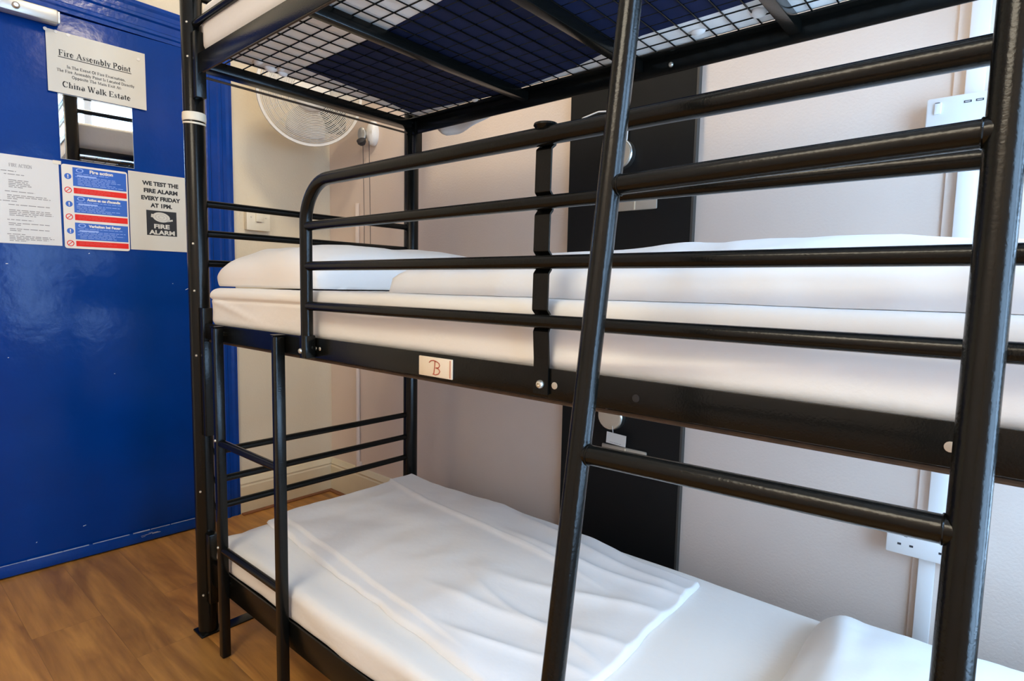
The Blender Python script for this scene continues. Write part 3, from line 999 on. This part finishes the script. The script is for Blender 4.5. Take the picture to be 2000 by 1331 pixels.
RS = 0.0117
XA, XB = 1.3655, 1.669
for x in (XA, XB):
    mb = MB()
    mb.tube([(x, yl(0.0), 0.0), (x, yl(1.60), 1.60)], RS, seg=24)
    st = mb.build('stile', 'black_metal', lad)
    mb = MB()
    mb.lathe([(0.0105, 0), (0.0135, 0.001), (0.0135, 0.028), (0.012, 0.03), (0.0105, 0.03)], frame_mx((x, yl(0.0), 0.0), (0, 0.15, 1), (0, 1, 0)), 20)
    mb.build('rubber_foot', 'dark_plastic', st)
    mb = MB()
    mb.strap([(x, yl(1.55) + 0.012, 1.55), (x, yl(1.586) + 0.012, 1.586), (x, -0.026, 1.590), (x, -0.018, 1.586), (x, -0.018, 1.567)], 0.022, 0.003, (0, -1, 0))
    mb.build('hook', 'black_metal', st)
for z in (0.313, 0.579, 0.845, 1.111, 1.377):
    mb = MB()
    mb.tube([(XA, yl(z), z - 0.007), (XB, yl(z), z)], 0.0100, seg=20)
    rg = mb.build('rung', 'black_metal', lad)
    for x, s in ((XA, 1), (XB, -1)):                     # weld beads
        mb = MB()
        mb.circle_tube(frame_mx((x + s * (RS + 0.0005), yl(z), z - (0.007 if s > 0 else 0.0)), (s, 0, 0)), 0.0100, 0.0, 0.0010, 24, 6)
        mb.build('weld_bead', 'black_metal', rg)


# ================================================================== BEDDING
def smooth(a, b, t):
    t = max(0.0, min(1.0, (t - a) / (b - a)))
    return t * t * (3 - 2 * t)


def fbm(x, y, z=0.0, o=3):
    v, a, f = 0.0, 1.0, 1.0
    for _ in range(o):
        v += a * noise.noise(Vector((x * f, y * f, z + 3.1 * f)))
        a *= 0.5
        f *= 2.1
    return v


def rounded_box(lo, hi, r, ns, disp=None):
    """cube surface grid pushed onto a rounded box; ns = cells per axis"""
    lo, hi = Vector(lo), Vector(hi)
    c, h = (lo + hi) / 2, (hi - lo) / 2
    mb = MB()
    cache = {}

    def samp(i, n, half, rr):
        # cluster samples in the rounded border
        t = i / n * 2 - 1
        b = max(0.15, min(0.6, 0.35))
        k = rr / half
        a = abs(t)
        s = 1 if t >= 0 else -1
        if a > 1 - b:
            u = (a - (1 - b)) / b
            v = (1 - k) + k * u
        else:
            v = a / (1 - b) * (1 - k)
        return s * v * half

    def vert(i, j, k):
        key = (i, j, k)
        if key in cache:
            return cache[key]
        rr = [min(r[a], h[a]) for a in range(3)]
        P = Vector((samp(i, ns[0], h.x, rr[0]), samp(j, ns[1], h.y, rr[1]), samp(k, ns[2], h.z, rr[2])))
        inner = Vector([max(-(h[a] - rr[a]), min(h[a] - rr[a], P[a])) for a in range(3)])
        d = P - inner
        e = Vector([d[a] / rr[a] for a in range(3)])
        if e.length > 1e-6:
            m = max(abs(e.x), abs(e.y), abs(e.z))
            e = e.normalized() * m
        Q = c + inner + Vector([e[a] * rr[a] for a in range(3)])
        if disp:
            Q = disp(Q)
        v = mb.bm.verts.new(Q)
        cache[key] = v
        return v

    nx, ny, nz = ns
    for i in range(nx):
        for j in range(ny):
            mb.bm.faces.new([vert(i, j, nz), vert(i + 1, j, nz), vert(i + 1, j + 1, nz), vert(i, j + 1, nz)])
            mb.bm.faces.new([vert(i, j, 0), vert(i, j + 1, 0), vert(i + 1, j + 1, 0), vert(i + 1, j, 0)])
    for i in range(nx):
        for k in range(nz):
            mb.bm.faces.new([vert(i, 0, k), vert(i + 1, 0, k), vert(i + 1, 0, k + 1), vert(i, 0, k + 1)])
            mb.bm.faces.new([vert(i, ny, k), vert(i, ny, k + 1), vert(i + 1, ny, k + 1), vert(i + 1, ny, k)])
    for j in range(ny):
        for k in range(nz):
            mb.bm.faces.new([vert(0, j, k), vert(0, j, k + 1), vert(0, j + 1, k + 1), vert(0, j + 1, k)])
            mb.bm.faces.new([vert(nx, j, k), vert(nx, j + 1, k), vert(nx, j + 1, k + 1), vert(nx, j, k + 1)])
    return mb


def cushion(quad, base, height, nu, nv, edge, wob=0.0, lift=0.004, pinch=0.0):
    """closed soft slab over a quad (front-left, front-right, back-right, back-left).
    base(x,y) gives the surface it lies on, height(x,y,u,v) the loft above it."""
    q = [Vector((*p, 0)) for p in quad]
    mb = MB()
    top, bot = [], []
    su = ((q[1] - q[0]).length + (q[2] - q[3]).length) / 2
    sv = ((q[3] - q[0]).length + (q[2] - q[1]).length) / 2

    def cl(i, n):
        t = i / n
        return t + 0.35 * (-math.sin(2 * PI * t) / (2 * PI)) * 1.0

    for i in range(nu + 1):
        rt_, rb_ = [], []
        u = cl(i, nu)
        for j in range(nv + 1):
            v = cl(j, nv)
            if pinch:
                pu, pv = 2 * u - 1, 2 * v - 1
                uu = 0.5 + 0.5 * pu * (1 - pinch * (1 - pv * pv) * 0 - pinch * (1 - abs(pv)) * 0 - pinch * (1 - pv ** 2) * abs(pu))
                vv = 0.5 + 0.5 * pv * (1 - pinch * (1 - pu ** 2) * abs(pv))
            else:
                uu, vv = u, v
            P = (q[0] * (1 - uu) + q[1] * uu) * (1 - vv) + (q[3] * (1 - uu) + q[2] * uu) * vv
            if wob:
                e = 1 - min(u, 1 - u, v, 1 - v) * 2
                P += Vector((fbm(P.x * 5, P.y * 5, 1.7), fbm(P.x * 5, P.y * 5, 9.2), 0)) * wob * e
            d = min(u * su, (1 - u) * su, v * sv, (1 - v) * sv)
            t = min(1.0, d / edge)
            pr = math.sqrt(max(0.0, 1 - (1 - t) ** 2))
            b = base(P.x, P.y)
            hgt = height(P.x, P.y, u, v)
            rt_.append(Vector((P.x, P.y, b + lift + max(0.002, hgt) * (0.04 + 0.96 * pr))))
            rb_.append(Vector((P.x, P.y, b + lift * 0.5)))
        top.append(rt_)
        bot.append(rb_)
    T = mb.grid(top)
    Bv = mb.grid(bot)
    n, m = nu, nv
    for i in range(n):
        mb.bm.faces.new((T[i][0], T[i + 1][0], Bv[i + 1][0], Bv[i][0]))
        mb.bm.faces.new((T[i][m], Bv[i][m], Bv[i + 1][m], T[i + 1][m]))
    for j in range(m):
        mb.bm.faces.new((T[0][j], Bv[0][j], Bv[0][j + 1], T[0][j + 1]))
        mb.bm.faces.new((T[n][j], T[n][j + 1], Bv[n][j + 1], Bv[n][j]))
    return mb


# ---- middle bunk
MB_TOP = 0.9865


def disp_mid(P):
    x, y, z = P
    f = smooth(0.25, 0.0, y)                       # only the front face
    zc_ = 0.9555 + 0.003 * fbm(x * 2.5, 0, 8)
    g = math.exp(-((z - zc_) / 0.0035) ** 2)
    P.y += f * (0.005 * g + 0.004 * smooth(zc_ + 0.004, zc_ - 0.004, z))
    P.y += 0.004 * fbm(x * 3, z * 6, 2) * f
    # soft diagonal sag folds in the sheet
    for (cx, cz, s, a) in ((1.42, 0.918, 0.5, 0.004), (0.16, 0.935, -1.2, 0.004), (1.30, 0.905, 0.25, 0.003)):
        d = (z - cz) - s * 0.15 * (x - cx)
        P.y -= f * a * math.exp(-(d / 0.008) ** 2) * math.exp(-((x - cx) / 0.14) ** 2)
    if z > 0.97:
        P.z += 0.002 * fbm(x * 4, y * 4, 5)
    e = smooth(0.16, 0.0, x)
    P.x += 0.004 * fbm(y * 6, z * 10, 4) * e
    return P


mt = rounded_box((0.036, 0.001, 0.8790), (1.925, 0.722, 0.985), (0.05, 0.022, 0.020), (100, 44, 30), disp_mid).build('mattress', 'sheet', angle=80)
tag(mt, 'mattress in a white fitted sheet on the middle bunk behind the guard rail', 'mattress')
# pillow at the head of the middle bunk


def pillow_mesh(quad, z0, H, seed, edge_z=0.35, n=46, crease=None, pw=4.0, ex=0.45):
    """soft pillow: pinched corners, flattened underside"""
    q = [Vector((*p, 0)) for p in quad]
    mb = MB()
    top, bot = [], []
    for i in range(n + 1):
        a, b = [], []
        for j in range(n + 1):
            s, t = -math.cos(PI * i / n), -math.cos(PI * j / n)
            # edges bow inward between the corners
            uu = 0.5 + 0.5 * s * (1 - 0.055 * (1 - t * t))
            vv = 0.5 + 0.5 * t * (1 - 0.055 * (1 - s * s))
            cr = 1 - 0.085 * (s * s * t * t) ** 2            # rounded corners
            uu, vv = 0.5 + (uu - 0.5) * cr, 0.5 + (vv - 0.5) * cr
            P = (q[0] * (1 - uu) + q[1] * uu) * (1 - vv) + (q[3] * (1 - uu) + q[2] * uu) * vv
            T = H * ((1 - abs(s) ** pw) ** ex) * ((1 - abs(t) ** pw) ** ex)
            wr = fbm(P.x * 7, P.y * 7, seed) * 0.006 + fbm(P.x * 16, P.y * 5, seed + 4) * 0.003
            T2 = max(0.0, T + wr * (1 if T > 0.02 else T / 0.02))
            if crease:
                T2 += crease(P.x, P.y) * min(1, T / 0.03)
            zc = z0 + H * edge_z * 0.6
            a.append(Vector((P.x, P.y, zc + 0.001 + T2 * (1 - edge_z * 0.6))))
            b.append(Vector((P.x, P.y, zc - min(H * edge_z * 0.6 - 0.001, T * 1.2))))
        top.append(a)
        bot.append(b)
    A = mb.grid(top)
    B_ = mb.grid(bot)
    for i in range(n):
        mb.bm.faces.new((A[i][0], A[i + 1][0], B_[i + 1][0], B_[i][0]))
        mb.bm.faces.new((A[i][n], B_[i][n], B_[i + 1][n], A[i + 1][n]))
        mb.bm.faces.new((A[0][i], B_[0][i], B_[0][i + 1], A[0][i + 1]))
        mb.bm.faces.new((A[n][i], A[n][i + 1], B_[n][i + 1], B_[n][i]))
    return mb


pl = pillow_mesh([(0.018, 0.002), (0.540, 0.016), (0.560, 0.710), (0.045, 0.700)], 0.9875, 0.112, 3.0,
                 crease=lambda x, y: 0.006 * math.exp(-((y - 0.05 - 0.25 * (0.4 - x)) / 0.02) ** 2)).build('pillow', 'pillow_cloth', angle=80)
tag(pl, 'plump white pillow at the door end of the middle bunk', 'pillow')


def h_duvet_mid(x, y, u, v):
    # folded block: steep front, ridge towards the middle, higher to the right of the ladder
    ridge = 0.092 + 0.009 * smooth(1.08, 1.25, x) - 0.012 * smooth(1.50, 1.75, x) - 0.012 * smooth(0.95, 0.77, x)
    hh = 0.046 + (ridge - 0.046) * smooth(0.06, 0.40, y)
    hh -= 0.03 * smooth(0.5, 0.75, y)
    hh += 0.006 * fbm(x * 4, y * 4, 2) + 0.003 * fbm(x * 11, y * 6, 6)
    for (cx, cy, ang, a) in ((1.30, 0.15, 0.7, 0.004), (1.62, 0.12, -0.9, 0.005), (0.83, 0.10, 1.1, 0.005), (1.05, 0.2, 0.3, 0.003)):
        d = (x - cx) * math.sin(ang) - (y - cy) * math.cos(ang)
        hh += a * math.exp(-(d / 0.014) ** 2) * math.exp(-(((x - cx) ** 2 + (y - cy) ** 2) / 0.012))
    return hh


dv = cushion([(0.772, 0.045), (1.915, 0.030), (1.915, 0.712), (0.800, 0.712)], lambda x, y: 0.9853 + 0.002 * fbm(x * 4, y * 4, 5), h_duvet_mid, 110, 60, 0.040, 0.006, 0.0006).build('duvet', 'duvet_cloth', angle=80)
tag(dv, 'thick white folded duvet along the middle bunk', 'duvet')

# ---- lower bunk
LOW = 0.2945


def low_base(x, y):
    return (0.2905 + 0.0018 * fbm(x * 4, y * 4, 7) + 0.003 * math.exp(-((y - 0.028) / 0.02) ** 2) * smooth(0.05, 0.2, x)
            - 0.004 * math.exp(-((y - 0.075) / 0.02) ** 2))


def disp_low(P):
    x, y, z = P
    if z > 0.262:
        P.z += 0.0018 * fbm(x * 4, y * 4, 7)
        # long soft trough between the sheet edge and the duvet
        P.z += 0.003 * math.exp(-((y - 0.028) / 0.02) ** 2) * smooth(0.05, 0.2, x) - 0.004 * math.exp(-((y - 0.075) / 0.02) ** 2)
    f = smooth(0.2, 0.0, y)
    P.y += f * 0.005 * fbm(x * 5, z * 9, 3)
    return P


mt = rounded_box((0.036, 0.001, 0.2120), (1.925, 0.722, 0.290), (0.05, 0.020, 0.018), (90, 44, 10), disp_low).build('mattress', 'sheet', angle=80)
tag(mt, 'mattress in a white fitted sheet on the lowest bunk near the floor', 'mattress')


def line_d(x, y, p, q):
    ax, ay = q[0] - p[0], q[1] - p[1]
    L = math.hypot(ax, ay)
    s = ((x - p[0]) * ax + (y - p[1]) * ay) / (L * L)
    return ((x - p[0]) * -ay + (y - p[1]) * ax) / L, s


def h_duvet_low(x, y, u, v):
    h = 0.012
    # upper layer begins at a front fold that runs into the lower one
    d, s = line_d(x, y, (0.10, 0.185), (0.92, 0.105))
    h += 0.008 * smooth(-0.0035, 0.0035, d) * smooth(1.05, 0.80, s)
    # raised back hem
    d2, s2 = line_d(x, y, (0.05, 0.600), (1.02, 0.470))
    d2 += 0.010 * math.sin(s2 * 5.0)
    h += 0.007 * smooth(-0.003, 0.004, d2) * smooth(1.05, 0.8, s2)
    h += 0.004 * math.exp(-(d2 / 0.006) ** 2) * smooth(1.02, 0.8, s2)
    # billows
    h += 0.009 * fbm(x * 2.6, y * 3.4, 11, 2) + 0.003 * fbm(x * 9, y * 8, 12, 2) + 0.006 * math.exp(-(((x - 0.75) / 0.3) ** 2 + ((y - 0.33) / 0.12) ** 2))
    # folds gathering towards the far right corner
    for (p, q_, a, w_) in (((0.62, 0.64), (1.12, 0.60), 0.012, 0.02), ((0.70, 0.54), (1.13, 0.56), 0.009, 0.016), ((0.80, 0.36), (1.12, 0.46), 0.008, 0.018),
                           ((0.72, 0.22), (1.12, 0.30), 0.007, 0.016), ((0.78, 0.30), (1.10, 0.24), 0.006, 0.013), ((0.84, 0.14), (1.12, 0.19), 0.006, 0.012)):
        d3, s3 = line_d(x, y, p, q_)
        d3 += 0.012 * math.sin(s3 * 4 + p[0] * 9)
        h += a * math.exp(-abs(d3 / w_) ** 1.5) * smooth(-0.25, 0.35, s3) * smooth(1.3, 0.95, s3)
    return max(0.006, h)


dl = cushion([(0.055, 0.150), (1.165, 0.055), (1.165, 0.668), (0.048, 0.705)], low_base, h_duvet_low, 200, 130, 0.009, 0.009, 0.0006).build('duvet', 'duvet_cloth', angle=80)
tag(dl, 'thin creased white duvet spread flat on the lowest bunk', 'duvet')

pl = pillow_mesh([(1.405, 0.14), (1.91, 0.130), (1.915, 0.720), (1.410, 0.705)], LOW - 0.002, 0.082, 8.0, pw=3.4, ex=0.50, edge_z=0.22,
                 crease=lambda x, y: 0.008 * math.exp(-((x - 1.47 - 0.1 * (0.7 - y)) / 0.025) ** 2)).build('pillow', 'pillow_cloth', angle=80)
tag(pl, 'white pillow on the lowest bunk at the right, beyond the ladder', 'pillow')

# ---- top bunk: seen from below through the mesh
ZT = 1.5875
tm = rounded_box((0.030, 0.004, ZT), (1.925, 0.722, 1.712), (0.05, 0.022, 0.025), (50, 24, 8), lambda P: P + Vector((0, 0, 0.002 * fbm(P.x * 4, P.y * 4, 3) if P.z > 1.65 else 0))).build('mattress', 'sheet', angle=80)
tag(tm, 'mattress of the top bunk with navy underside above the wire mesh', 'mattress')
nav = [(0.165, 0.222), (0.145, 0.40), (0.088, 0.664), (0.47, 0.708), (0.72, 0.672), (0.99, 0.598), (1.17, 0.593), (1.30, 0.586), (1.62, 0.575), (1.80, 0.56), (1.82, 0.12), (1.2, 0.155), (0.73, 0.202), (0.46, 0.222)]
mb = MB()
mb.poly([(x, y, ZT - 0.0004) for x, y in nav], (0, 0, -0.0012))
mb.build('mattress_underside', 'navy', tm, smooth=False, label='navy blue underside fabric')
mb = MB()      # loose tufts and tucked corners of the sheet poking through the mesh
for (x, y, r, sx, sy) in ((0.115, 0.12, 0.012, 1.6, 1.0), (0.095, 0.165, 0.014, 1.0, 1.3), (0.115, 0.185, 0.010, 1.2, 0.8), (0.085, 0.205, 0.012, 0.8, 1.2), (1.10, 0.655, 0.012, 1.5, 0.9), (1.235, 0.645, 0.014, 1.2, 1.4), (0.36, 0.695, 0.010, 1.4, 0.7)):
    rows = []
    for i in range(7):
        rows.append((r * math.cos(i / 6 * PI / 2), -r * math.sin(i / 6 * PI / 2)))
    MB().lathe(rows, Matrix.Translation((x, y, ZT - 0.0008)) @ Matrix.Diagonal((sx, sy, 0.75, 1)), 12).build('sheet_tuft', 'sheet', tm)
mb = MB()      # corner of the sheet hanging down between the bed and the wall
P = []
for i in range(22):
    x = 0.05 + 0.40 * i / 21
    drop = 0.015 + 0.061 * smooth(0.05, 0.15, x) - 0.050 * smooth(0.19, 0.45, x)
    P.append([Vector((x, 0.765 + 0.006 * math.sin(x * 40) * t + 0.012 * t, 1.60 - drop * t)) for t in [k / 6 for k in range(7)]])
mb.grid(P)
hang = mb.build('hanging_sheet', 'sheet', tm)
sol = hang.modifiers.new('thickness', 'SOLIDIFY')
sol.thickness = 0.002

# ================================================================== BACK WALL FITTINGS
# black headboard panel
pn = empty('wall_panel', (0.80, YB, 0.02), 'tall matt black board fixed on the back wall behind the bunks', 'wall panel')
MB().box((0.595, YB - 0.018, 0.02), (1.003, YB, 2.30), 0.001).build('board', 'black_panel', pn, smooth=False)
MB().box((1.003, YB - 0.0185, 0.02), (1.009, YB, 2.30)).build('edge_strip', 'panel_edge', pn, smooth=False)
YP = YB - 0.018


def disc_lamp(z, label):
    o = empty('wall_lamp', (0.787, YP, z), label, 'wall lamp', 'round lamps on the black panel')
    A = frame_mx((0.787, YP, z), (0, -1, 0))
    MB().lathe([(0.0, 0), (0.040, 0), (0.042, 0.002), (0.042, 0.022), (0.039, 0.025), (0, 0.025)], A, 36).build('housing', 'steel', o)
    MB().lathe([(0.037, 0.025), (0.0365, 0.0268), (0.030, 0.0275), (0, 0.0275)], A, 36).build('lamp_face', 'lamp_face', o)
    return o


l1 = disc_lamp(1.394, 'round metal wall lamp on the black panel above the middle bunk, half behind the ladder')
l2 = disc_lamp(0.618, 'round metal wall lamp above the small hanging card on the black panel')
mb = MB()
mb.tube(fillet([(0.803, YP - 0.012, 1.43), (0.803, YP - 0.006, 1.475), (0.775, YP - 0.006, 1.522), (0.70, YP - 0.006, 1.532), (0.64, YP - 0.006, 1.522), (0.618, YP - 0.002, 1.50)], 0.03, 6), 0.0022, seg=8)
mb.build('lamp_cord', 'white_plastic', l1, label='thin white cord looping up from the lamp')


def wall_plate(z0, z1, label):
    o = empty('wall_plate', (0.828, YP, z0), label, 'switch plate', 'beige plates on the black panel')
    MB().box((0.752, YP - 0.008, z0), (0.904, YP, z1), 0.004).build('plate', 'plate_beige', o)
    MB().box((0.833, YP - 0.0088, z0 + 0.002), (0.837, YP - 0.0075, z1 - 0.002)).build('seam', 'tape', o, smooth=False)
    for x in (0.772, 0.884):
        bolt(o, (x, YP - 0.008, (z0 + z1) / 2), (0, -1, 0), 0.003)
    return o


wall_plate(1.231, 1.300, 'beige double plate on the black panel just above the middle bunk duvet')
wall_plate(0.494, 0.527, 'dull beige double plate on the black panel above the lowest bunk')

cd = empty('hanging_card', (0.815, YP - 0.03, 0.535), 'small white card hanging by a string under the lower round lamp', 'card')
C_ = Matrix.Translation((0.816, YP - 0.031, 0.5545)) @ Matrix.Rotation(math.radians(3), 4, 'Y')
MB().box((-0.033, -0.0008, -0.017), (0.033, 0.0008, 0.017), 0, C_).build('card', 'paper_white', cd, smooth=False)
MB().tube([(0.805, YP - 0.031, 0.571), (0.800, YP - 0.0285, 0.592)], 0.0008, seg=6).build('string', 'paper_white', cd)
mb = MB()
for x0, x1 in ((-0.020, -0.008), (-0.006, 0.010), (0.012, 0.018)):
    mb.box((x0, -0.0011, -0.0125), (x1, -0.0008, -0.0115), 0, C_)
mb.build('print', 'grey_ink', cd, smooth=False)

# cable trunking with its painted batten
tk = empty('cable_trunking', (1.592, YB, 0.2), 'white vertical cable trunking on the back wall at the right, behind the ladder', 'cable trunking')
MB().box((1.557, YB - 0.006, 0.16), (1.620, YB, ZC), 0.001).build('batten', 'wall_paint', tk, smooth=False)
MB().box((1.5775, YB - 0.020, 0.53), (1.6095, YB - 0.006, ZC), 0.002).build('upper_run', 'white_plastic', tk)
MB().box((1.569, YB - 0.020, 0.16), (1.599, YB - 0.006, 0.46), 0.002).build('lower_run', 'white_plastic', tk)


def socket(x0, z0, label, usb):
    x1, z1 = x0 + 0.146, z0 + 0.086
    o = empty('wall_socket', ((x0 + x1) / 2, YB, z0), label, 'socket', 'white double sockets on the trunking')
    yf = YB - 0.046
    MB().box((x0 + 0.002, YB - 0.040, z0 + 0.002), (x1 - 0.002, YB - 0.006, z1 - 0.002), 0.003).build('back_box', 'white_plastic', o)
    fp = MB().box((x0, yf, z0), (x1, YB - 0.038, z1), 0.004).build('face_plate', 'white_plastic', o)
    for s in (0, 1):
        cx = x0 + 0.036 + 0.074 * s
        mb = MB()
        mb.box((cx - 0.003, yf - 0.0004, z0 + 0.042), (cx + 0.003, yf + 0.004, z0 + 0.050))
        mb.box((cx - 0.0145, yf - 0.0004, z0 + 0.0215), (cx - 0.0075, yf + 0.004, z0 + 0.0262))
        mb.box((cx + 0.0075, yf - 0.0004, z0 + 0.0215), (cx + 0.0145, yf + 0.004, z0 + 0.0262))
        if usb:
            mb.bm.free()
        else:
            mb.build('pin_hole', 'dark_plastic', fp, smooth=False)
        sx = x0 + 0.014 if s == 0 else x1 - 0.026
        MB().box((sx, yf - 0.004, z1 - 0.034), (sx + 0.012, yf, z1 - 0.011), 0.0015, ).build('rocker_switch', 'white_plastic', o)
        MB().box((sx + 0.001, yf - 0.0045, z1 - 0.0125), (sx + 0.009, yf - 0.0015, z1 - 0.0112)).build('switch_mark', 'ink', o, smooth=False)
    if usb:
        for s in (0.062, 0.081):
            mb = MB()
            mb.box((x0 + s, yf - 0.0004, z1 - 0.0185), (x0 + s + 0.0125, yf + 0.003, z1 - 0.0140))
            u_ = mb.build('usb_port', 'dark_plastic', o, smooth=False)
            MB().box((x0 + s + 0.002, yf - 0.0006, z1 - 0.0170), (x0 + s + 0.0105, yf + 0.002, z1 - 0.0156)).build('tongue', 'white_plastic', u_, smooth=False)
    return o


socket(1.518, 1.322, 'white double socket with two USB slots on the wall above the middle bunk', True)
socket(1.509, 0.430, 'white double socket on the wall just above the lowest bunk', False)

# painted conduit in the corner
mb = MB()
mb.tube([(-0.557, YB - 0.011, 0.155), (-0.557, YB - 0.011, 1.36)], 0.010, seg=12)
mb.box((-0.575, YB - 0.014, 0.150), (-0.540, YB, 0.185), 0.003)
tag(mb.build('conduit_pipe', 'wall_paint'), 'thin vertical conduit painted wall colour in the corner behind the bed head', 'conduit')

# fused switch plate on the door-side wall
sw = empty('wall_switch', (XL, 0.54, 1.22), 'cream square flex outlet plate on the wall beside the blue door casing', 'switch plate')
MB().box((XL, 0.492, 1.222), (XL + 0.022, 0.588, 1.300), 0.002).build('back_box', 'cream_plastic', sw)
MB().box((XL + 0.022, 0.489, 1.219), (XL + 0.030, 0.591, 1.303), 0.003).build('face_plate', 'cream_plastic', sw)
MB().box((XL + 0.030, 0.527, 1.256), (XL + 0.036, 0.560, 1.294), 0.002).build('outlet_cover', 'cream_plastic', sw)
mb = MB()
for k in range(4):
    mb.box((XL + 0.030, 0.533 + 0.005 * k, 1.2545 - 0.0015), (XL + 0.0306, 0.5362 + 0.005 * k, 1.2545 + 0.0015 + 0.001 * (k % 2)))
mb.build('print', 'brown_strip', sw, smooth=False)
for y in (0.508, 0.572):
    bolt(sw, (XL + 0.030, y, 1.275), (1, 0, 0), 0.003)

# wall fan
C0 = Vector((-0.475, 0.620, 1.748))
NF = Vector((0.88, -0.42, -0.22)).normalized()
A = frame_mx(C0, NF)
fan = empty('wall_fan', C0, 'white wall-mounted fan with wire grille in the corner behind the top bunk', 'fan')
RF = 0.194


def dome(r, d):
    return d * (1 - (r / RF) ** 2.4)


mb = MB()
nr = 24
for i in range(nr):
    r = 0.050 + (RF - 0.006 - 0.050) * i / (nr - 1)
    mb.circle_tube(A, r, dome(r, 0.050), 0.0014, 72, 6)
for k in range(16):
    t = 2 * PI * k / 16
    mb.tube([A @ Vector((r * math.cos(t), r * math.sin(t), dome(r, 0.050) - 0.002)) for r in (0.045, 0.09, 0.13, 0.165, 0.185, RF)], 0.0013, seg=5)
mb.build('front_grille', 'fan_white', fan)
mb = MB()
for i in range(16):
    r = 0.055 + (RF - 0.006 - 0.055) * i / 15
    mb.circle_tube(A, r, -0.012 - dome(r, 0.055), 0.0011, 64, 4)
for k in range(20):
    t = 2 * PI * (k + .5) / 20
    mb.tube([A @ Vector((r * math.cos(t), r * math.sin(t), -0.012 - dome(r, 0.055))) for r in (0.045, 0.09, 0.13, 0.165, 0.185, RF)], 0.0013, seg=5)
mb.build('rear_grille', 'fan_white', fan)
mb = MB()
mb.lathe([(RF - 0.006, -0.014), (RF + 0.004, -0.014), (RF + 0.006, -0.004), (RF + 0.004, 0.004), (RF - 0.006, 0.004), (RF - 0.006, -0.014)], A, 72)
mb.build('rim', 'fan_white', fan)
mb = MB()
mb.lathe([(0.066, 0.042), (0.068, 0.048), (0.064, 0.053), (0.040, 0.058), (0, 0.060)], A, 36)
mb.build('hub_badge', 'fan_white', fan)
mb = MB()
for k in range(3):
    t0 = 2 * PI * k / 3 + math.radians(-98)
    rows = []
    for i in range(10):
        r = 0.03 + 0.14 * i / 9
        row = []
        for j in range(9):
            s = j / 8 - 0.5
            wdt = 1.25 * (0.55 + 0.45 * math.sin(PI * min(1, i / 9 * 0.8 + 0.1)))
            a = t0 + s * wdt
            row.append(A @ Vector((r * math.cos(a), r * math.sin(a), 0.002 + 0.028 * s)))
        rows.append(row)
    mb.grid(rows)
mb.lathe([(0, -0.02), (0.034, -0.02), (0.034, 0.018), (0.026, 0.028), (0, 0.03)], A, 28)
bl = mb.build('blades', 'fan_white', fan)
sol = bl.modifiers.new('thickness', 'SOLIDIFY')
sol.thickness = 0.002
mb = MB()
mb.lathe([(0, -0.165), (0.040, -0.160), (0.052, -0.13), (0.055, -0.075), (0.050, -0.06), (0, -0.06)], A, 32)
mb.build('motor_housing', 'fan_white', fan)
mb = MB()
mb.box((0.008, -0.140, -0.150), (0.150, 0.020, -0.082), 0.012, A)
mb.build('pivot_box', 'grey_plastic', fan, label='dark grey pivot housing behind the grille')
mb = MB()
mb.tube([(-0.60, 0.76, 1.74), (-0.70, 0.82, 1.74), (XL + 0.01, 0.83, 1.74)], 0.018, bend=0.03)
mb.box((XL, 0.79, 1.66), (XL + 0.014, 0.87, 1.80), 0.003)
mb.build('wall_bracket', 'fan_white', fan)

# pull-cord control on the back wall
ct = empty('pull_switch', (-0.45, YB, 1.62), 'white rounded pull-cord box on the wall right of the fan', 'pull switch')
A2 = frame_mx((-0.440, YB, 1.645), (0, -1, 0))
MB().lathe([(0, 0), (0.034, 0), (0.036, 0.004), (0.034, 0.020), (0.024, 0.030), (0, 0.033)], A2 @ Matrix.Diagonal((0.85, 1.45, 1, 1)), 32).build('housing', 'white_plastic', ct)
A3 = frame_mx((-0.482, YB - 0.030, 1.640), (0.55, -0.83, 0))
MB().lathe([(0, 0), (0.018, 0), (0.020, 0.004), (0.020, 0.018), (0.016, 0.022), (0, 0.022)], A3 @ Matrix.Diagonal((0.9, 1.5, 1, 1)), 24).build('dial', 'silver_paint', ct)
MB().lathe([(0, -0.012), (0.012, -0.010), (0.019, 0.0), (0.019, 0.012), (0.010, 0.016), (0, 0.016)], frame_mx((-0.470, YB - 0.045, 1.606), (0.3, -0.6, 0.6)), 20).build('pull_knob', 'dark_plastic', ct)
for x in (-0.484, -0.440):
    MB().tube([(x, YB - 0.030, 1.61), (x + 0.002, YB - 0.026, 1.30), (x, YB - 0.024, 0.98)], 0.0013, seg=6).build('cord', 'dark_plastic', ct)

# ================================================================== BUNK TAG on the middle side rail
tg = MB().box((0.9256, -0.0090, 0.8500), (1.0075, -0.0062, 0.8828), 0.0012).build('bunk_tag', 'tag')
tag(tg, 'cream card tag with a red letter B stuck on the middle bunk side rail', 'tag')
mb = MB()
yt = -0.0096
sc = 0.0172


def hand(pts, r=0.00075):
    mb.tube([(0.9690 + a * sc, yt, 0.8662 + b * sc) for a, b in pts], r, seg=6)


hand([(-.95, .42), (-.7, .62), (-.3, .68), (.1, .60), (.45, .45), (.55, .25), (.42, .05), (.0, -.02)])
hand([(-.12, .62), (-.14, .2), (-.2, -.25), (-.28, -.66)])
hand([(.0, -.02), (.42, -.10), (.58, -.32), (.42, -.56), (.0, -.70), (-.42, -.66)])
mb.build('lettering', 'red_ink', tg)
MB().box((1.0025, -0.0096, 0.852), (1.0036, -0.0087, 0.8808)).build('edge_mark', 'red_ink', tg, smooth=False)
